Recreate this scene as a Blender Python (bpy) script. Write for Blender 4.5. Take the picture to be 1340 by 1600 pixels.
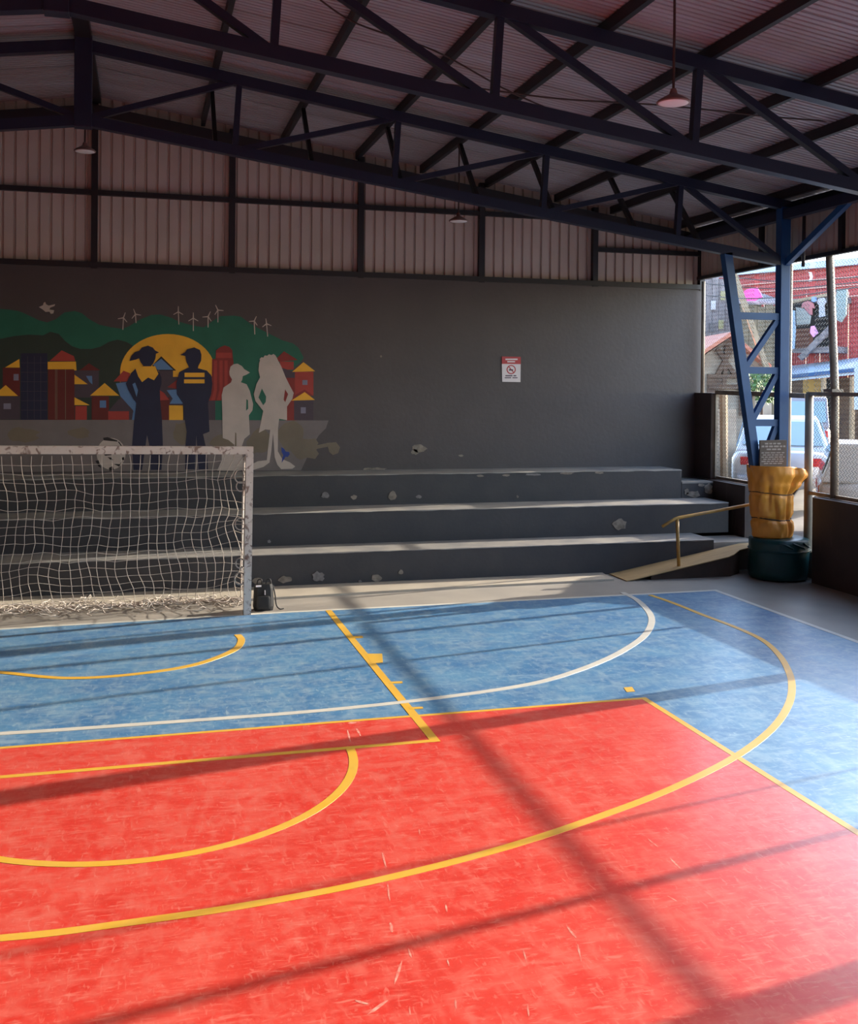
import bpy, bmesh, math, random
from mathutils import Vector, Matrix, noise
random.seed(7)
for o in list(bpy.data.objects): bpy.data.objects.remove(o)
scene = bpy.context.scene
COL = scene.collection
PI = math.pi

# ------------------------------------------------------------------ camera
FPX, CX, CY = 1635.0, 670.0, 615.54
yaw, pitch, roll = (math.radians(v) for v in (15.295, -0.46, 0.508))
Fv = Vector((math.sin(yaw), math.cos(yaw), 0)); Rv = Vector((math.cos(yaw), -math.sin(yaw), 0)); Uv = Vector((0, 0, 1))
Fv, Uv = Fv*math.cos(pitch)+Uv*math.sin(pitch), Uv*math.cos(pitch)-Fv*math.sin(pitch)
Rv, Uv = Rv*math.cos(roll)+Uv*math.sin(roll), Uv*math.cos(roll)-Rv*math.sin(roll)
CAM = Vector((0, 0, 2.7))
cd = bpy.data.cameras.new('camera'); cam = bpy.data.objects.new('camera', cd); COL.objects.link(cam)
m = Matrix.Identity(4)
for i in range(3):
    m[i][0], m[i][1], m[i][2], m[i][3] = Rv[i], Uv[i], -Fv[i], CAM[i]
cam.matrix_world = m
cd.sensor_fit = 'VERTICAL'; cd.sensor_height = 36.0; cd.lens = FPX/1600*36.0
cd.shift_y = (CY-800)/1600.0; cd.clip_end = 500
scene.camera = cam

# ------------------------------------------------------------------ world, sun, exposure
SUN_AZ, SUN_EL = math.radians(11.3), math.radians(21.0)     # azimuth from +X towards +Y
w = bpy.data.worlds.new('world'); scene.world = w; w.use_nodes = True
nt = w.node_tree
sky = nt.nodes.new('ShaderNodeTexSky'); sky.sky_type = 'NISHITA'; sky.sun_disc = False
sky.sun_elevation = SUN_EL; sky.sun_rotation = PI/2-SUN_AZ; sky.dust_density = 1.2; sky.air_density = 1.0
nt.links.new(sky.outputs[0], nt.nodes['Background'].inputs[0])
nt.nodes['Background'].inputs[1].default_value = 1.35
sd = bpy.data.lights.new('sun', 'SUN'); sd.energy = 11.3; sd.color = (1.0, 0.90, 0.76); sd.angle = math.radians(0.6)
sun = bpy.data.objects.new('sun', sd); COL.objects.link(sun)
sdir = Vector((math.cos(SUN_AZ)*math.cos(SUN_EL), math.sin(SUN_AZ)*math.cos(SUN_EL), math.sin(SUN_EL)))
sun.rotation_euler = sdir.to_track_quat('Z', 'Y').to_euler(); sun.location = (40, 8, 16)
scene.view_settings.view_transform = 'Standard'; scene.view_settings.look = 'None'
scene.view_settings.gamma = 1.0; scene.view_settings.use_curve_mapping = False
scene.view_settings.exposure = 0.0

# ------------------------------------------------------------------ helpers
def ray(x, y): return Rv*((x-CX)/FPX) - Uv*((y-CY)/FPX) + Fv
def at(x, y, axis, v):                      # the point of the plane <axis>=v that shows at pixel x, y of the photograph
    d = ray(x, y); return CAM + d*((v-CAM[axis])/d[axis])
def deep(x, y, d): return CAM + ray(x, y)*d

def lin(c): return tuple((v/12.92 if v <= 0.04045 else ((v+0.055)/1.055)**2.4) for v in c)
def rgb(r, g, b): return lin((r/255, g/255, b/255))

MATS = {}
def mat(name, col, rough=0.7, metal=0.0, col2=None, scale=4.0, amt=0.5, stretch=None, bump=0.0, bscale=30.0, spec=0.5,
        scuff=None, scuff_scale=6.0, scuff_lo=0.6, scuff_hi=0.75, scuff_amt=0.8, coat=0.0, coat_rough=0.25, transm=0.0, detail=6.0, sheen=0.0):
    M = bpy.data.materials.new(name); M.use_nodes = True; t = M.node_tree; N = t.nodes; L = t.links
    b = N['Principled BSDF']
    b.inputs['Roughness'].default_value = rough; b.inputs['Metallic'].default_value = metal
    b.inputs['Specular IOR Level'].default_value = spec
    if coat: b.inputs['Coat Weight'].default_value = coat; b.inputs['Coat Roughness'].default_value = coat_rough
    if transm: b.inputs['Transmission Weight'].default_value = transm
    b.inputs['Base Color'].default_value = (*col, 1)
    tc = N.new('ShaderNodeTexCoord')
    def coords(st):
        if not st: return tc.outputs['Object']
        mp = N.new('ShaderNodeMapping'); mp.inputs['Scale'].default_value = st; L.new(tc.outputs['Object'], mp.inputs[0]); return mp.outputs[0]
    cur = None
    if col2 is not None:
        n = N.new('ShaderNodeTexNoise'); n.inputs['Scale'].default_value = scale; n.inputs['Detail'].default_value = detail
        L.new(coords(stretch), n.inputs['Vector'])
        r = N.new('ShaderNodeMapRange'); r.inputs[1].default_value = 0.35; r.inputs[2].default_value = 0.68; r.inputs[4].default_value = amt
        L.new(n.outputs[0], r.inputs[0])
        mx = N.new('ShaderNodeMix'); mx.data_type = 'RGBA'; mx.inputs[6].default_value = (*col, 1); mx.inputs[7].default_value = (*col2, 1)
        L.new(r.outputs[0], mx.inputs[0]); cur = mx.outputs[2]
    if scuff is not None:
        for k, st in enumerate(scuff[1]):
            lo_, hi_, am_ = st[3:6] if len(st) > 3 else (scuff_lo, scuff_hi, scuff_amt); st = st[:3]
            n = N.new('ShaderNodeTexNoise'); n.inputs['Scale'].default_value = scuff_scale*(1+0.37*k); n.inputs['Detail'].default_value = 4
            n.inputs['Distortion'].default_value = 0.8
            L.new(coords(st), n.inputs['Vector'])
            r = N.new('ShaderNodeMapRange'); r.inputs[1].default_value = lo_; r.inputs[2].default_value = hi_; r.inputs[4].default_value = am_
            L.new(n.outputs[0], r.inputs[0])
            mx = N.new('ShaderNodeMix'); mx.data_type = 'RGBA'; mx.inputs[7].default_value = (*scuff[0], 1)
            if cur is None: mx.inputs[6].default_value = (*col, 1)
            else: L.new(cur, mx.inputs[6])
            L.new(r.outputs[0], mx.inputs[0]); cur = mx.outputs[2]
    if cur is not None: L.new(cur, b.inputs['Base Color'])
    if bump:
        n = N.new('ShaderNodeTexNoise'); n.inputs['Scale'].default_value = bscale; n.inputs['Detail'].default_value = 5
        L.new(coords(None), n.inputs['Vector'])
        bp = N.new('ShaderNodeBump'); bp.inputs['Strength'].default_value = bump; bp.inputs['Distance'].default_value = 0.02
        L.new(n.outputs[0], bp.inputs['Height']); L.new(bp.outputs[0], b.inputs['Normal'])
    MATS[name] = M
    return M

class MB:
    def __init__(s): s.v = []; s.f = []
    def add(s, vs, fs):
        k = len(s.v); s.v += [Vector(p) for p in vs]; s.f += [tuple(i+k for i in f) for f in fs]; return s
    def box(s, lo, hi):
        x0, y0, z0 = lo; x1, y1, z1 = hi
        return s.add([(x0,y0,z0),(x1,y0,z0),(x1,y1,z0),(x0,y1,z0),(x0,y0,z1),(x1,y0,z1),(x1,y1,z1),(x0,y1,z1)],
                     [(0,3,2,1),(4,5,6,7),(0,1,5,4),(1,2,6,5),(2,3,7,6),(3,0,4,7)])
    def bar(s, a, b, wd, ht, up=(0, 0, 1)):           # rectangular bar from a to b
        a, b = Vector(a), Vector(b); d = (b-a).normalized(); up = Vector(up)
        sd_ = d.cross(up)
        if sd_.length < 1e-4: sd_ = d.cross(Vector((0, 1, 0)))
        sd_.normalize(); u = sd_.cross(d).normalized()
        vs = []
        for p in (a, b):
            for i, j in ((-1,-1),(1,-1),(1,1),(-1,1)): vs.append(p+sd_*(i*wd/2)+u*(j*ht/2))
        return s.add(vs, [(0,1,2,3),(7,6,5,4),(0,4,5,1),(1,5,6,2),(2,6,7,3),(3,7,4,0)])
    def tube(s, pts, r, n=8, caps=True):
        pts = [Vector(p) for p in pts]; k0 = len(s.v); m_ = len(pts); u = None
        for i, p in enumerate(pts):
            d = (pts[min(i+1, m_-1)]-pts[max(i-1, 0)])
            d = d.normalized() if d.length > 1e-9 else Vector((0, 0, 1))
            if u is None:
                u = d.orthogonal().normalized()
            else:
                u = (u-d*u.dot(d)); u = u.normalized() if u.length > 1e-6 else d.orthogonal().normalized()
            q = d.cross(u); rr = r[i] if isinstance(r, (list, tuple)) else r
            for j in range(n):
                a = 2*PI*j/n; s.v.append(p+u*(math.cos(a)*rr)+q*(math.sin(a)*rr))
        for i in range(m_-1):
            for j in range(n):
                a = k0+i*n+j; b = k0+i*n+(j+1) % n; s.f.append((a, b, b+n, a+n))
        if caps:
            s.f.append(tuple(k0+j for j in range(n))[::-1]); s.f.append(tuple(k0+(m_-1)*n+j for j in range(n)))
        return s
    def lathe(s, prof, c, n=24, wob=None):
        k0 = len(s.v); c = Vector(c)
        for i, (r, z) in enumerate(prof):
            for j in range(n):
                a = 2*PI*j/n; rr = r+(wob(a, z) if wob else 0)
                s.v.append(c+Vector((math.cos(a)*rr, math.sin(a)*rr, z)))
        for i in range(len(prof)-1):
            for j in range(n):
                a = k0+i*n+j; b = k0+i*n+(j+1) % n; s.f.append((a, b, b+n, a+n))
        s.f.append(tuple(k0+j for j in range(n))[::-1]); s.f.append(tuple(k0+(len(prof)-1)*n+j for j in range(n)))
        return s
    def prism(s, pts, off):                           # planar polygon of 3D points pushed along off
        k = len(s.v); n = len(pts); off = Vector(off)
        pts = [Vector(p) for p in pts]
        s.v += pts+[p+off for p in pts]
        nv = Vector((0, 0, 0))
        for i in range(n): nv += pts[i].cross(pts[(i+1) % n])
        flip = nv.dot(off) > 0
        a = tuple(range(k, k+n)); b = tuple(range(k+n, k+2*n))
        s.f.append(a[::-1] if flip else a); s.f.append(b if flip else b[::-1])
        for i in range(n):
            j = (i+1) % n
            q = (k+i, k+j, k+n+j, k+n+i); s.f.append(q if flip else q[::-1])
        return s
    def build(s, name, material, parent=None, smooth=False, bevel=0, origin=None):
        if parent is not None:
            o0 = wloc(parent)
        elif origin is not None: o0 = Vector(origin)
        else:
            xs = [p.x for p in s.v]; ys = [p.y for p in s.v]; zs = [p.z for p in s.v]
            o0 = Vector(((min(xs)+max(xs))/2, (min(ys)+max(ys))/2, min(zs)))
        me = bpy.data.meshes.new(name); me.from_pydata([p-o0 for p in s.v], [], s.f); me.update()
        if bevel:
            bm = bmesh.new(); bm.from_mesh(me)
            bmesh.ops.bevel(bm, geom=list(bm.edges), offset=bevel, segments=2, affect='EDGES', profile=0.6)
            bm.to_mesh(me); bm.free()
        if smooth:
            me.polygons.foreach_set('use_smooth', [True]*len(me.polygons))
        me.materials.append(material)
        o = bpy.data.objects.new(name, me); COL.objects.link(o)
        if parent is not None: o.parent = parent
        else: o.location = o0
        return o
def wloc(o):
    l = Vector((0, 0, 0))
    while o is not None: l += o.location; o = o.parent
    return l
def tag(o, label=None, cat=None, group=None, kind=None):
    if label: o['label'] = label
    if cat: o['category'] = cat
    if group: o['group'] = group
    if kind: o['kind'] = kind
    return o
def thing(name, loc, label, cat, group=None):
    o = bpy.data.objects.new(name, None); COL.objects.link(o); o.location = loc; o.empty_display_size = 0.1
    return tag(o, label, cat, group)
def struct(name, loc=(0, 0, 0), label=None):
    o = bpy.data.objects.new(name, None); COL.objects.link(o); o.location = loc; o['kind'] = 'structure'
    if label: o['label'] = label
    return o
def smooth_curve(pts, n=6):                           # Catmull-Rom through points
    pts = [Vector(p) for p in pts]; out = []
    for i in range(len(pts)-1):
        p0, p1, p2, p3 = pts[max(i-1, 0)], pts[i], pts[i+1], pts[min(i+2, len(pts)-1)]
        for k in range(n):
            t = k/n
            out.append(0.5*((2*p1)+(p2-p0)*t+(2*p0-5*p1+4*p2-p3)*t*t+(3*p1-p0-3*p2+p3)*t**3))
    out.append(pts[-1]); return out

# ------------------------------------------------------------------ materials
M_conc = mat('concrete_floor', (0.34, 0.31, 0.27), 0.5, coat=0.3, col2=(0.25, 0.235, 0.215), scale=1.3, amt=0.8, bump=0.08, bscale=60)
SC = [(0.28, 1.1, 1), (0.9, 0.35, 1), (0.55, 0.6, 1), (0.5, 2.6, 1, 0.58, 0.70, 0.75), (1.9, 0.5, 1, 0.60, 0.72, 0.7), (1.6, 1.8, 1, 0.62, 0.72, 0.5)]
M_red = mat('red_court_paint', (0.62, 0.034, 0.022), 0.38, coat=0.45, coat_rough=0.27, col2=(0.68, 0.066, 0.046), scale=1.6, amt=0.9, spec=0.6,
            scuff=((0.72, 0.19, 0.145), SC), scuff_scale=8.5, scuff_lo=0.50, scuff_hi=0.78, scuff_amt=0.5, bump=0.03, bscale=25)
M_blue = mat('blue_court_paint', (0.050, 0.170, 0.365), 0.38, coat=0.45, coat_rough=0.27, col2=(0.095, 0.26, 0.45), scale=2.0, amt=0.9, spec=0.6,
             scuff=((0.30, 0.42, 0.52), SC), scuff_scale=8.5, scuff_lo=0.50, scuff_hi=0.78, scuff_amt=0.55, bump=0.03, bscale=25)
M_yel = mat('yellow_line_paint', (0.70, 0.40, 0.040), 0.45, coat=0.4, col2=(0.66, 0.42, 0.09), scale=5, amt=0.6)
M_wht = mat('white_line_paint', (0.62, 0.60, 0.53), 0.45, coat=0.4, col2=(0.50, 0.50, 0.47), scale=5, amt=0.6)
M_wall = mat('dark_wall_paint', (0.060, 0.050, 0.053), 0.55, col2=(0.072, 0.060, 0.062), scale=1.5, amt=0.8, bump=0.12, bscale=14)
M_riser = mat('dark_blue_step_paint', (0.032, 0.032, 0.038), 0.6, col2=(0.044, 0.041, 0.044), scale=3, amt=0.8, bump=0.10, bscale=20)
M_tread = mat('worn_tread_paint', (0.30, 0.28, 0.25), 0.6, col2=(0.17, 0.17, 0.175), scale=2.2, amt=0.9, bump=0.1, bscale=30)
M_peel = mat('bare_plaster', (0.27, 0.235, 0.195), 0.85, col2=(0.13, 0.11, 0.09), scale=14, amt=0.9, bump=0.2)
M_steel = mat('navy_steel_paint', (0.010, 0.014, 0.036), 0.38, col2=(0.014, 0.018, 0.040), scale=6, amt=0.7, spec=0.5)
M_steelb = mat('blue_steel_paint', (0.008, 0.062, 0.190), 0.48, col2=(0.012, 0.078, 0.215), scale=5, amt=0.7)
M_purlin = mat('dark_purlin_paint', (0.010, 0.009, 0.013), 0.5, col2=(0.020, 0.014, 0.014), scale=3, amt=0.6)
M_roof = mat('galvanised_roof_underside', (0.42, 0.40, 0.43), 0.5, metal=0.15, col2=(0.32, 0.25, 0.23), scale=0.9, amt=0.7, stretch=(0.5, 3.0, 1), detail=8)
M_clad = mat('cladding_sheet_paint', (0.55, 0.46, 0.40), 0.55, metal=0.0, col2=(0.46, 0.37, 0.31), scale=1.2, amt=0.8)
M_wood = mat('weathered_plywood', (0.46, 0.31, 0.14), 0.7, col2=(0.36, 0.24, 0.11), scale=3, amt=0.8, stretch=(0.6, 6, 6))
M_woodd = mat('dark_timber', (0.035, 0.020, 0.012), 0.8, col2=(0.06, 0.03, 0.02), scale=4, amt=0.8)
M_rail = mat('yellow_rail_paint', (0.52, 0.29, 0.06), 0.5, col2=(0.30, 0.17, 0.07), scale=9, amt=0.7)
M_pole = mat('weathered_pipe', (0.30, 0.26, 0.20), 0.55, col2=(0.14, 0.10, 0.075), scale=5, amt=0.8, stretch=(1, 1, 0.4))
M_wire = mat('galvanised_wire', (0.36, 0.35, 0.33), 0.45, metal=0.6)
M_low = mat('low_wall_paint', (0.075, 0.052, 0.048), 0.6, col2=(0.045, 0.034, 0.035), scale=1.5, amt=0.9,
            scuff=((0.16, 0.12, 0.11), [(1, 4, 0.7)]), scuff_scale=2.2, scuff_lo=0.62, scuff_hi=0.75, scuff_amt=0.5)
M_goal = mat('chipped_white_steel', (0.60, 0.52, 0.46), 0.5, col2=(0.66, 0.60, 0.55), scale=8, amt=0.8,
             scuff=((0.13, 0.055, 0.035), [(1, 1, 1), (0.6, 2, 0.5)]), scuff_scale=13, scuff_lo=0.57, scuff_hi=0.66, scuff_amt=0.8)
M_net = mat('net_cord', (0.50, 0.44, 0.39), 0.8)
M_orange = mat('orange_vinyl', (0.82, 0.34, 0.040), 0.42, col2=(0.66, 0.24, 0.030), scale=3.0, amt=0.8, bump=0.35, bscale=7)
M_teal = mat('teal_plastic', (0.006, 0.062, 0.064), 0.38, col2=(0.004, 0.035, 0.042), scale=4, amt=0.8, bump=0.2, bscale=9)
M_black = mat('black_fabric', (0.008, 0.008, 0.009), 0.7)
M_lampm = mat('lamp_enamel', (0.20, 0.10, 0.085), 0.45)
M_lampi = mat('lamp_inner_white', (0.78, 0.70, 0.68), 0.5)
M_cord = mat('brown_cord', (0.05, 0.025, 0.02), 0.7)
M_signw = mat('sign_white', (0.70, 0.66, 0.70), 0.4)
M_signr = mat('sign_red', (0.42, 0.035, 0.045), 0.4)
M_signd = mat('sign_dark_print', (0.08, 0.06, 0.10), 0.5)
M_board = mat('board_brown', (0.09, 0.065, 0.05), 0.7, col2=(0.05, 0.04, 0.035), scale=5, amt=0.7)
M_boardt = mat('board_print', (0.26, 0.23, 0.21), 0.7)

# ------------------------------------------------------------------ floor and court paint
floor = MB().box((-14, -12, -0.3), (9.2, 16.3, 0.0)).build('floor', M_conc, origin=(0, 0, 0)); tag(floor, kind='structure')
def flat(name, pts, z0, z1, m_, label=None):
    o = MB().prism([(p[0], p[1], z0) for p in pts], (0, 0, z1-z0)).build(name, m_, floor)
    if label: o['label'] = label
    return o
def F(x, y): p = at(x, y, 2, 0.0); return (p.x, p.y)
flat('blue_paint', [(-7.6, -12), (7.38, -12), (7.38, 12.43), (1.6, 12.37), (-1.5, 12.22), (-7.6, 12.1)], 0, 0.002, M_blue, 'scuffed blue court paint')
flat('red_paint', [(-4.6, -12), (4.21, -12), (4.21, 8.235), (-4.6, 8.235)], 0.002, 0.003, M_red, 'scuffed red court paint')
def strip(name, pts, wd, m_, z=0.0045, label=None):
    pts = [Vector((p[0], p[1], 0)) for p in pts]; b = MB(); n = len(pts); L = []; R = []
    for i, p in enumerate(pts):
        d = (pts[min(i+1, n-1)]-pts[max(i-1, 0)]).normalized(); q = Vector((-d.y, d.x, 0))*wd/2
        L.append(p+q); R.append(p-q)
    vs = [(p.x, p.y, z) for p in L]+[(p.x, p.y, z) for p in R]+[(p.x, p.y, 0.002) for p in L]+[(p.x, p.y, 0.002) for p in R]
    fs = []
    for i in range(n-1):
        fs += [(i, n+i, n+i+1, i+1), (i, i+1, 2*n+i+1, 2*n+i), (n+i, 3*n+i, 3*n+i+1, n+i+1)]
    o = b.add(vs, fs).build(name, m_, floor)
    if label: o['label'] = label
    return o
strip('court_line', [(-7.6, 12.09), (-1.5, 12.215), (1.6, 12.365), (7.40, 12.43)], 0.07, M_wht, 0.0041, 'white end line')
strip('court_line', [(7.38, 12.46), (7.38, -12)], 0.07, M_wht, 0.0042, 'white side line')
strip('court_line', [(-4.6, 8.24), (4.23, 8.24)], 0.045, M_yel, 0.0043, 'thin yellow edge of the red paint')
strip('court_line', [(4.21, 8.26), (4.21, -12)], 0.055, M_yel, 0.0044, 'yellow side of the red paint')
strip('court_line', [(2.157, 12.36), (2.157, 7.60)], 0.075, M_yel, 0.0045, 'yellow lane line')
strip('court_line', [(-2.15, 12.15), (-2.15, 7.60)], 0.075, M_yel, 0.00451, 'yellow lane line left of the goal')
strip('court_line', [(-2.15, 7.63), (2.19, 7.63)], 0.055, M_yel, 0.0046, 'yellow free throw line')
strip('court_line', [(1.50*math.cos(a), 7.63+1.53*math.sin(a)) for a in [-PI*k/48 for k in range(49)]], 0.065, M_yel, 0.0047, 'yellow half circle')
tp = [F(*p) for p in ((1015,930),(1050,942),(1100,962),(1150,981),(1190,1000),(1216,1023),(1232,1050),(1237,1076),(1230,1105),(1205,1140),(1150,1182),(1060,1228),(960,1268),(800,1322),(600,1374),(400,1413),(200,1443),(0,1467))]
tp += [(-1.6, 5.55), (-2.8, 6.05), (-4.0, 7.0), (-5.0, 8.3), (-5.6, 10.0), (-6.2, 12.2)]
strip('court_line', smooth_curve([(x, y, 0) for x, y in tp], 5), 0.065, M_yel, 0.0048, 'yellow three point arc')
wp = [F(*p) for p in ((972,926),(995,938),(1013,956),(1018,972),(1008,992),(985,1010),(950,1029),(900,1049),(830,1069),(700,1089),(500,1111),(250,1130),(0,1147))]
wp += [(-2.5, 8.7), (-4.3, 9.4), (-5.4, 10.6), (-5.8, 12.1)]
strip('court_line', smooth_curve([(x, y, 0) for x, y in wp], 5), 0.075, M_wht, 0.0049, 'white goal area arc')
bp = [F(*p) for p in ((371,992),(377,1002),(362,1018),(300,1040),(200,1055),(100,1060),(0,1051))]+[(-1.6, 10.5), (-1.85, 11.2)]
strip('court_line', smooth_curve([(x, y, 0) for x, y in bp], 6), 0.075, M_yel, 0.0050, 'short yellow arc before the goal')
flat('court_line', [F(571,1022), F(597,1022), F(598,1036), F(580,1037)], 0.002, 0.0052, M_yel, 'yellow block on the lane line')
for (x, y) in ((556, 996), (618, 1067), (650, 1107)):
    flat('court_line', [F(x-12, y-1), F(x+10, y-2), F(x+11, y+1), F(x-10, y+2)], 0.002, 0.0052, M_yel, 'short yellow lane tick')
flat('court_line', [F(974,1075), F(987,1074), F(992,1081), F(979,1082)], 0.002, 0.0052, M_yel, 'small yellow dash on the blue paint')
# low slab in front of the steps, its front edge drawing the dark joint
apr = MB().prism([(-10.4, 13.86, 0.0), (-10.4, 12.95, 0.0), (1.5, 13.13, 0.0), (4.0, 13.30, 0.0), (6.35, 13.36, 0.0), (6.4, 13.86, 0.0)], (0, 0, 0.03)).build('apron_slab', mat('apron_concrete_sunlit', (0.46, 0.41, 0.33), 0.6, col2=(0.34, 0.30, 0.25), scale=1.5, amt=0.8, bump=0.08, bscale=60), floor)  # paler copy of the floor concrete, its sunlit look put into the colour
# bare patches and long scrapes in the red paint
M_scr = mat('scraped_paint', (0.62, 0.33, 0.26), 0.7, col2=(0.74, 0.12, 0.09), scale=26, amt=1.0)
for (x, y, l, wd, a) in ((611,1450,16,7,80),(600,1345,26,3,75),(607,1395,30,3,82),(640,1490,16,4,70),(622,1520,40,4,-72),(590,1575,40,5,-35),(655,1300,8,2,80),(565,1567,22,4,15),(905,1490,30,3,78),(893,1458,24,3,50),(820,1495,22,3,75),(697,1420,12,3,80),(700,1505,12,3,75),(640,1580,14,4,85),(1055,1350,26,3,45),(1020,1318,22,2,40),(550,1130,14,4,-10),(545,1150,20,3,75),(560,1145,14,3,60),(1050,1405,18,2,30),(712,1570,16,3,85),(825,1580,20,3,85)):
    a = math.radians(a); pts = []
    for k in range(10):
        t = 2*PI*k/10; u = math.cos(t)*l/2; v = math.sin(t)*wd/2*random.uniform(0.5, 1.2)
        pts.append(F(x+u*math.cos(a)-v*math.sin(a)*1.0, y+u*math.sin(a)+v*math.cos(a)))
    flat('scrape_mark', pts, 0.0025, 0.0036, M_scr)

# ------------------------------------------------------------------ roof geometry numbers
XA = -0.70                                            # apex
XR, XL = 8.77, -10.17                                 # column lines
def tcz(x): return 6.685-0.1455*abs(x-XA)             # centre of the top chord
def bcz(x): return 5.800-0.1370*abs(x-XA)             # centre of the bottom chord
def roofz(x): return tcz(x)+0.195                     # underside of the sheets
YW = 16.0
XW = 9.15

# ------------------------------------------------------------------ back wall
wall = MB().box((-12.0, YW, 0), (9.22, YW+0.2, 4.42)).build('wall_back', M_wall, origin=(0, YW, 0)); tag(wall, kind='structure')
def W(x, y, yy=YW): return at(x, y, 1, yy)
def blob(px, py, rx, ry, seed, n=14):
    r_ = random.Random(seed); return [(px+rx*math.cos(2*PI*k/n)*r_.uniform(0.65, 1.1), py+ry*math.sin(2*PI*k/n)*r_.uniform(0.65, 1.1)) for k in range(n)]
for i, (x, y, rx, ry) in enumerate(((655, 701, 12, 7), (648, 706, 7, 5), (720, 712, 4, 2), (586, 733, 20, 3), (595, 557, 2, 2))):
    MB().prism([W(a, b) for a, b in blob(x, y, rx, ry, i)], (0, -0.004, 0)).build('peeled_patch', M_peel, wall)

# gable cladding above the wall
gable = struct('wall_gable', (0, YW, 4.42))
def rib_profile(x0, x1, pitch=0.163, dep=0.035):
    out = [(x0, 0)]; x = x0+0.05
    while x < x1-0.06:
        out += [(x, 0), (x+0.010, dep), (x+0.032, dep), (x+0.042, 0)]; x += pitch
    out.append((x1, 0)); return out
posts = [-0.694+1.975*k for k in range(-5, 6)]
def clad(x0, x1, zlo, zhi, y):
    pr = rib_profile(x0-0.006, x1+0.006); b = MB(); vs = []; fs = []
    for x, d in pr:
        zt = zhi(x) if callable(zhi) else zhi
        vs += [(x, y+d, zlo), (x, y+d, max(zt, zlo+0.01))]
    for i in range(len(pr)-1): fs.append((2*i, 2*i+2, 2*i+3, 2*i+1))
    return b.add(vs, fs).build('cladding_sheet', M_clad, gable)
GT = lambda x: roofz(x)+0.02
for k in range(len(posts)-1):
    x0, x1 = posts[k], posts[k+1]
    g = 5.47 if k < len(posts)-2 else 4.98
    clad(x0, x1, 4.42, g, YW+0.08); clad(x0, x1, g, GT, YW+0.08)
    MB().box((x0+0.04, YW-0.01, g-0.035), (x1-0.04, YW+0.07, g+0.035)).build('girt', M_purlin, gable)
for x in posts:
    MB().box((x-0.045, YW-0.02, 4.36), (x+0.045, YW+0.075, roofz(x)-0.06)).build('gable_post', M_purlin, gable)
MB().box((-12, YW-0.03, 4.375), (9.22, YW+0.07, 4.455)).build('base_beam', M_purlin, gable)
for s in (1, -1):
    xe = 9.15 if s > 0 else -10.55
    MB().bar((XA, YW-0.12, roofz(XA)-0.255), (xe, YW-0.12, roofz(xe)-0.255), 0.14, 0.15).build('end_beam', M_purlin, gable)

# ------------------------------------------------------------------ roof: sheets and purlins
ceiling = struct('ceiling', (XA, 4, 6.5))
Y0R, Y1R = -6.8, 16.3
SW = 0.82
def roof_sheet(ya, yb, s):
    xe = 9.45 if s > 0 else -10.85
    vs = []; fs = []; pr = []; y = ya
    while y < yb-0.01:
        pr += [(y, 0.0), (y+0.050, 0.0), (y+0.056, 0.030), (y+0.076, 0.030)]; y += 0.082
    pr.append((yb, 0.0))
    for y, d in pr: vs += [(XA, y, roofz(XA)+0.002+d), (xe, y, roofz(xe)+0.002+d)]
    for i in range(len(pr)-1): fs.append((2*i, 2*i+2, 2*i+3, 2*i+1) if s > 0 else (2*i, 2*i+1, 2*i+3, 2*i+2))
    return MB().add(vs, fs).build('roof_sheet', M_roof, ceiling)
y = Y0R
while y < Y1R-0.1:
    for s in (1, -1):
        o = roof_sheet(y, y+SW+0.082, s); o.location.z += 0.006*(int((y-Y0R)/SW+0.5) % 2)
    y += SW
PX = [0.84, 2.03, 3.18, 4.21, 5.29, 6.48, 7.47, 8.72]
for x in PX+[2*XA-v for v in PX]:
    z = tcz(x)+0.13; b = MB()
    b.box((x-0.03, Y0R, z-0.06), (x-0.02, 15.96, z+0.06))
    b.box((x-0.02, Y0R, z-0.06), (x+0.03, 15.96, z-0.05)); b.box((x-0.02, Y0R, z+0.05), (x+0.03, 15.96, z+0.06))
    b.box((x+0.02, Y0R, z-0.05), (x+0.03, 15.96, z-0.035))
    b.build('purlin', M_purlin, ceiling)

MB().box((XA-0.09, Y0R, tcz(XA)+0.07), (XA+0.09, 15.96, tcz(XA)+0.175)).build('ridge_beam', M_purlin, ceiling)

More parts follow.
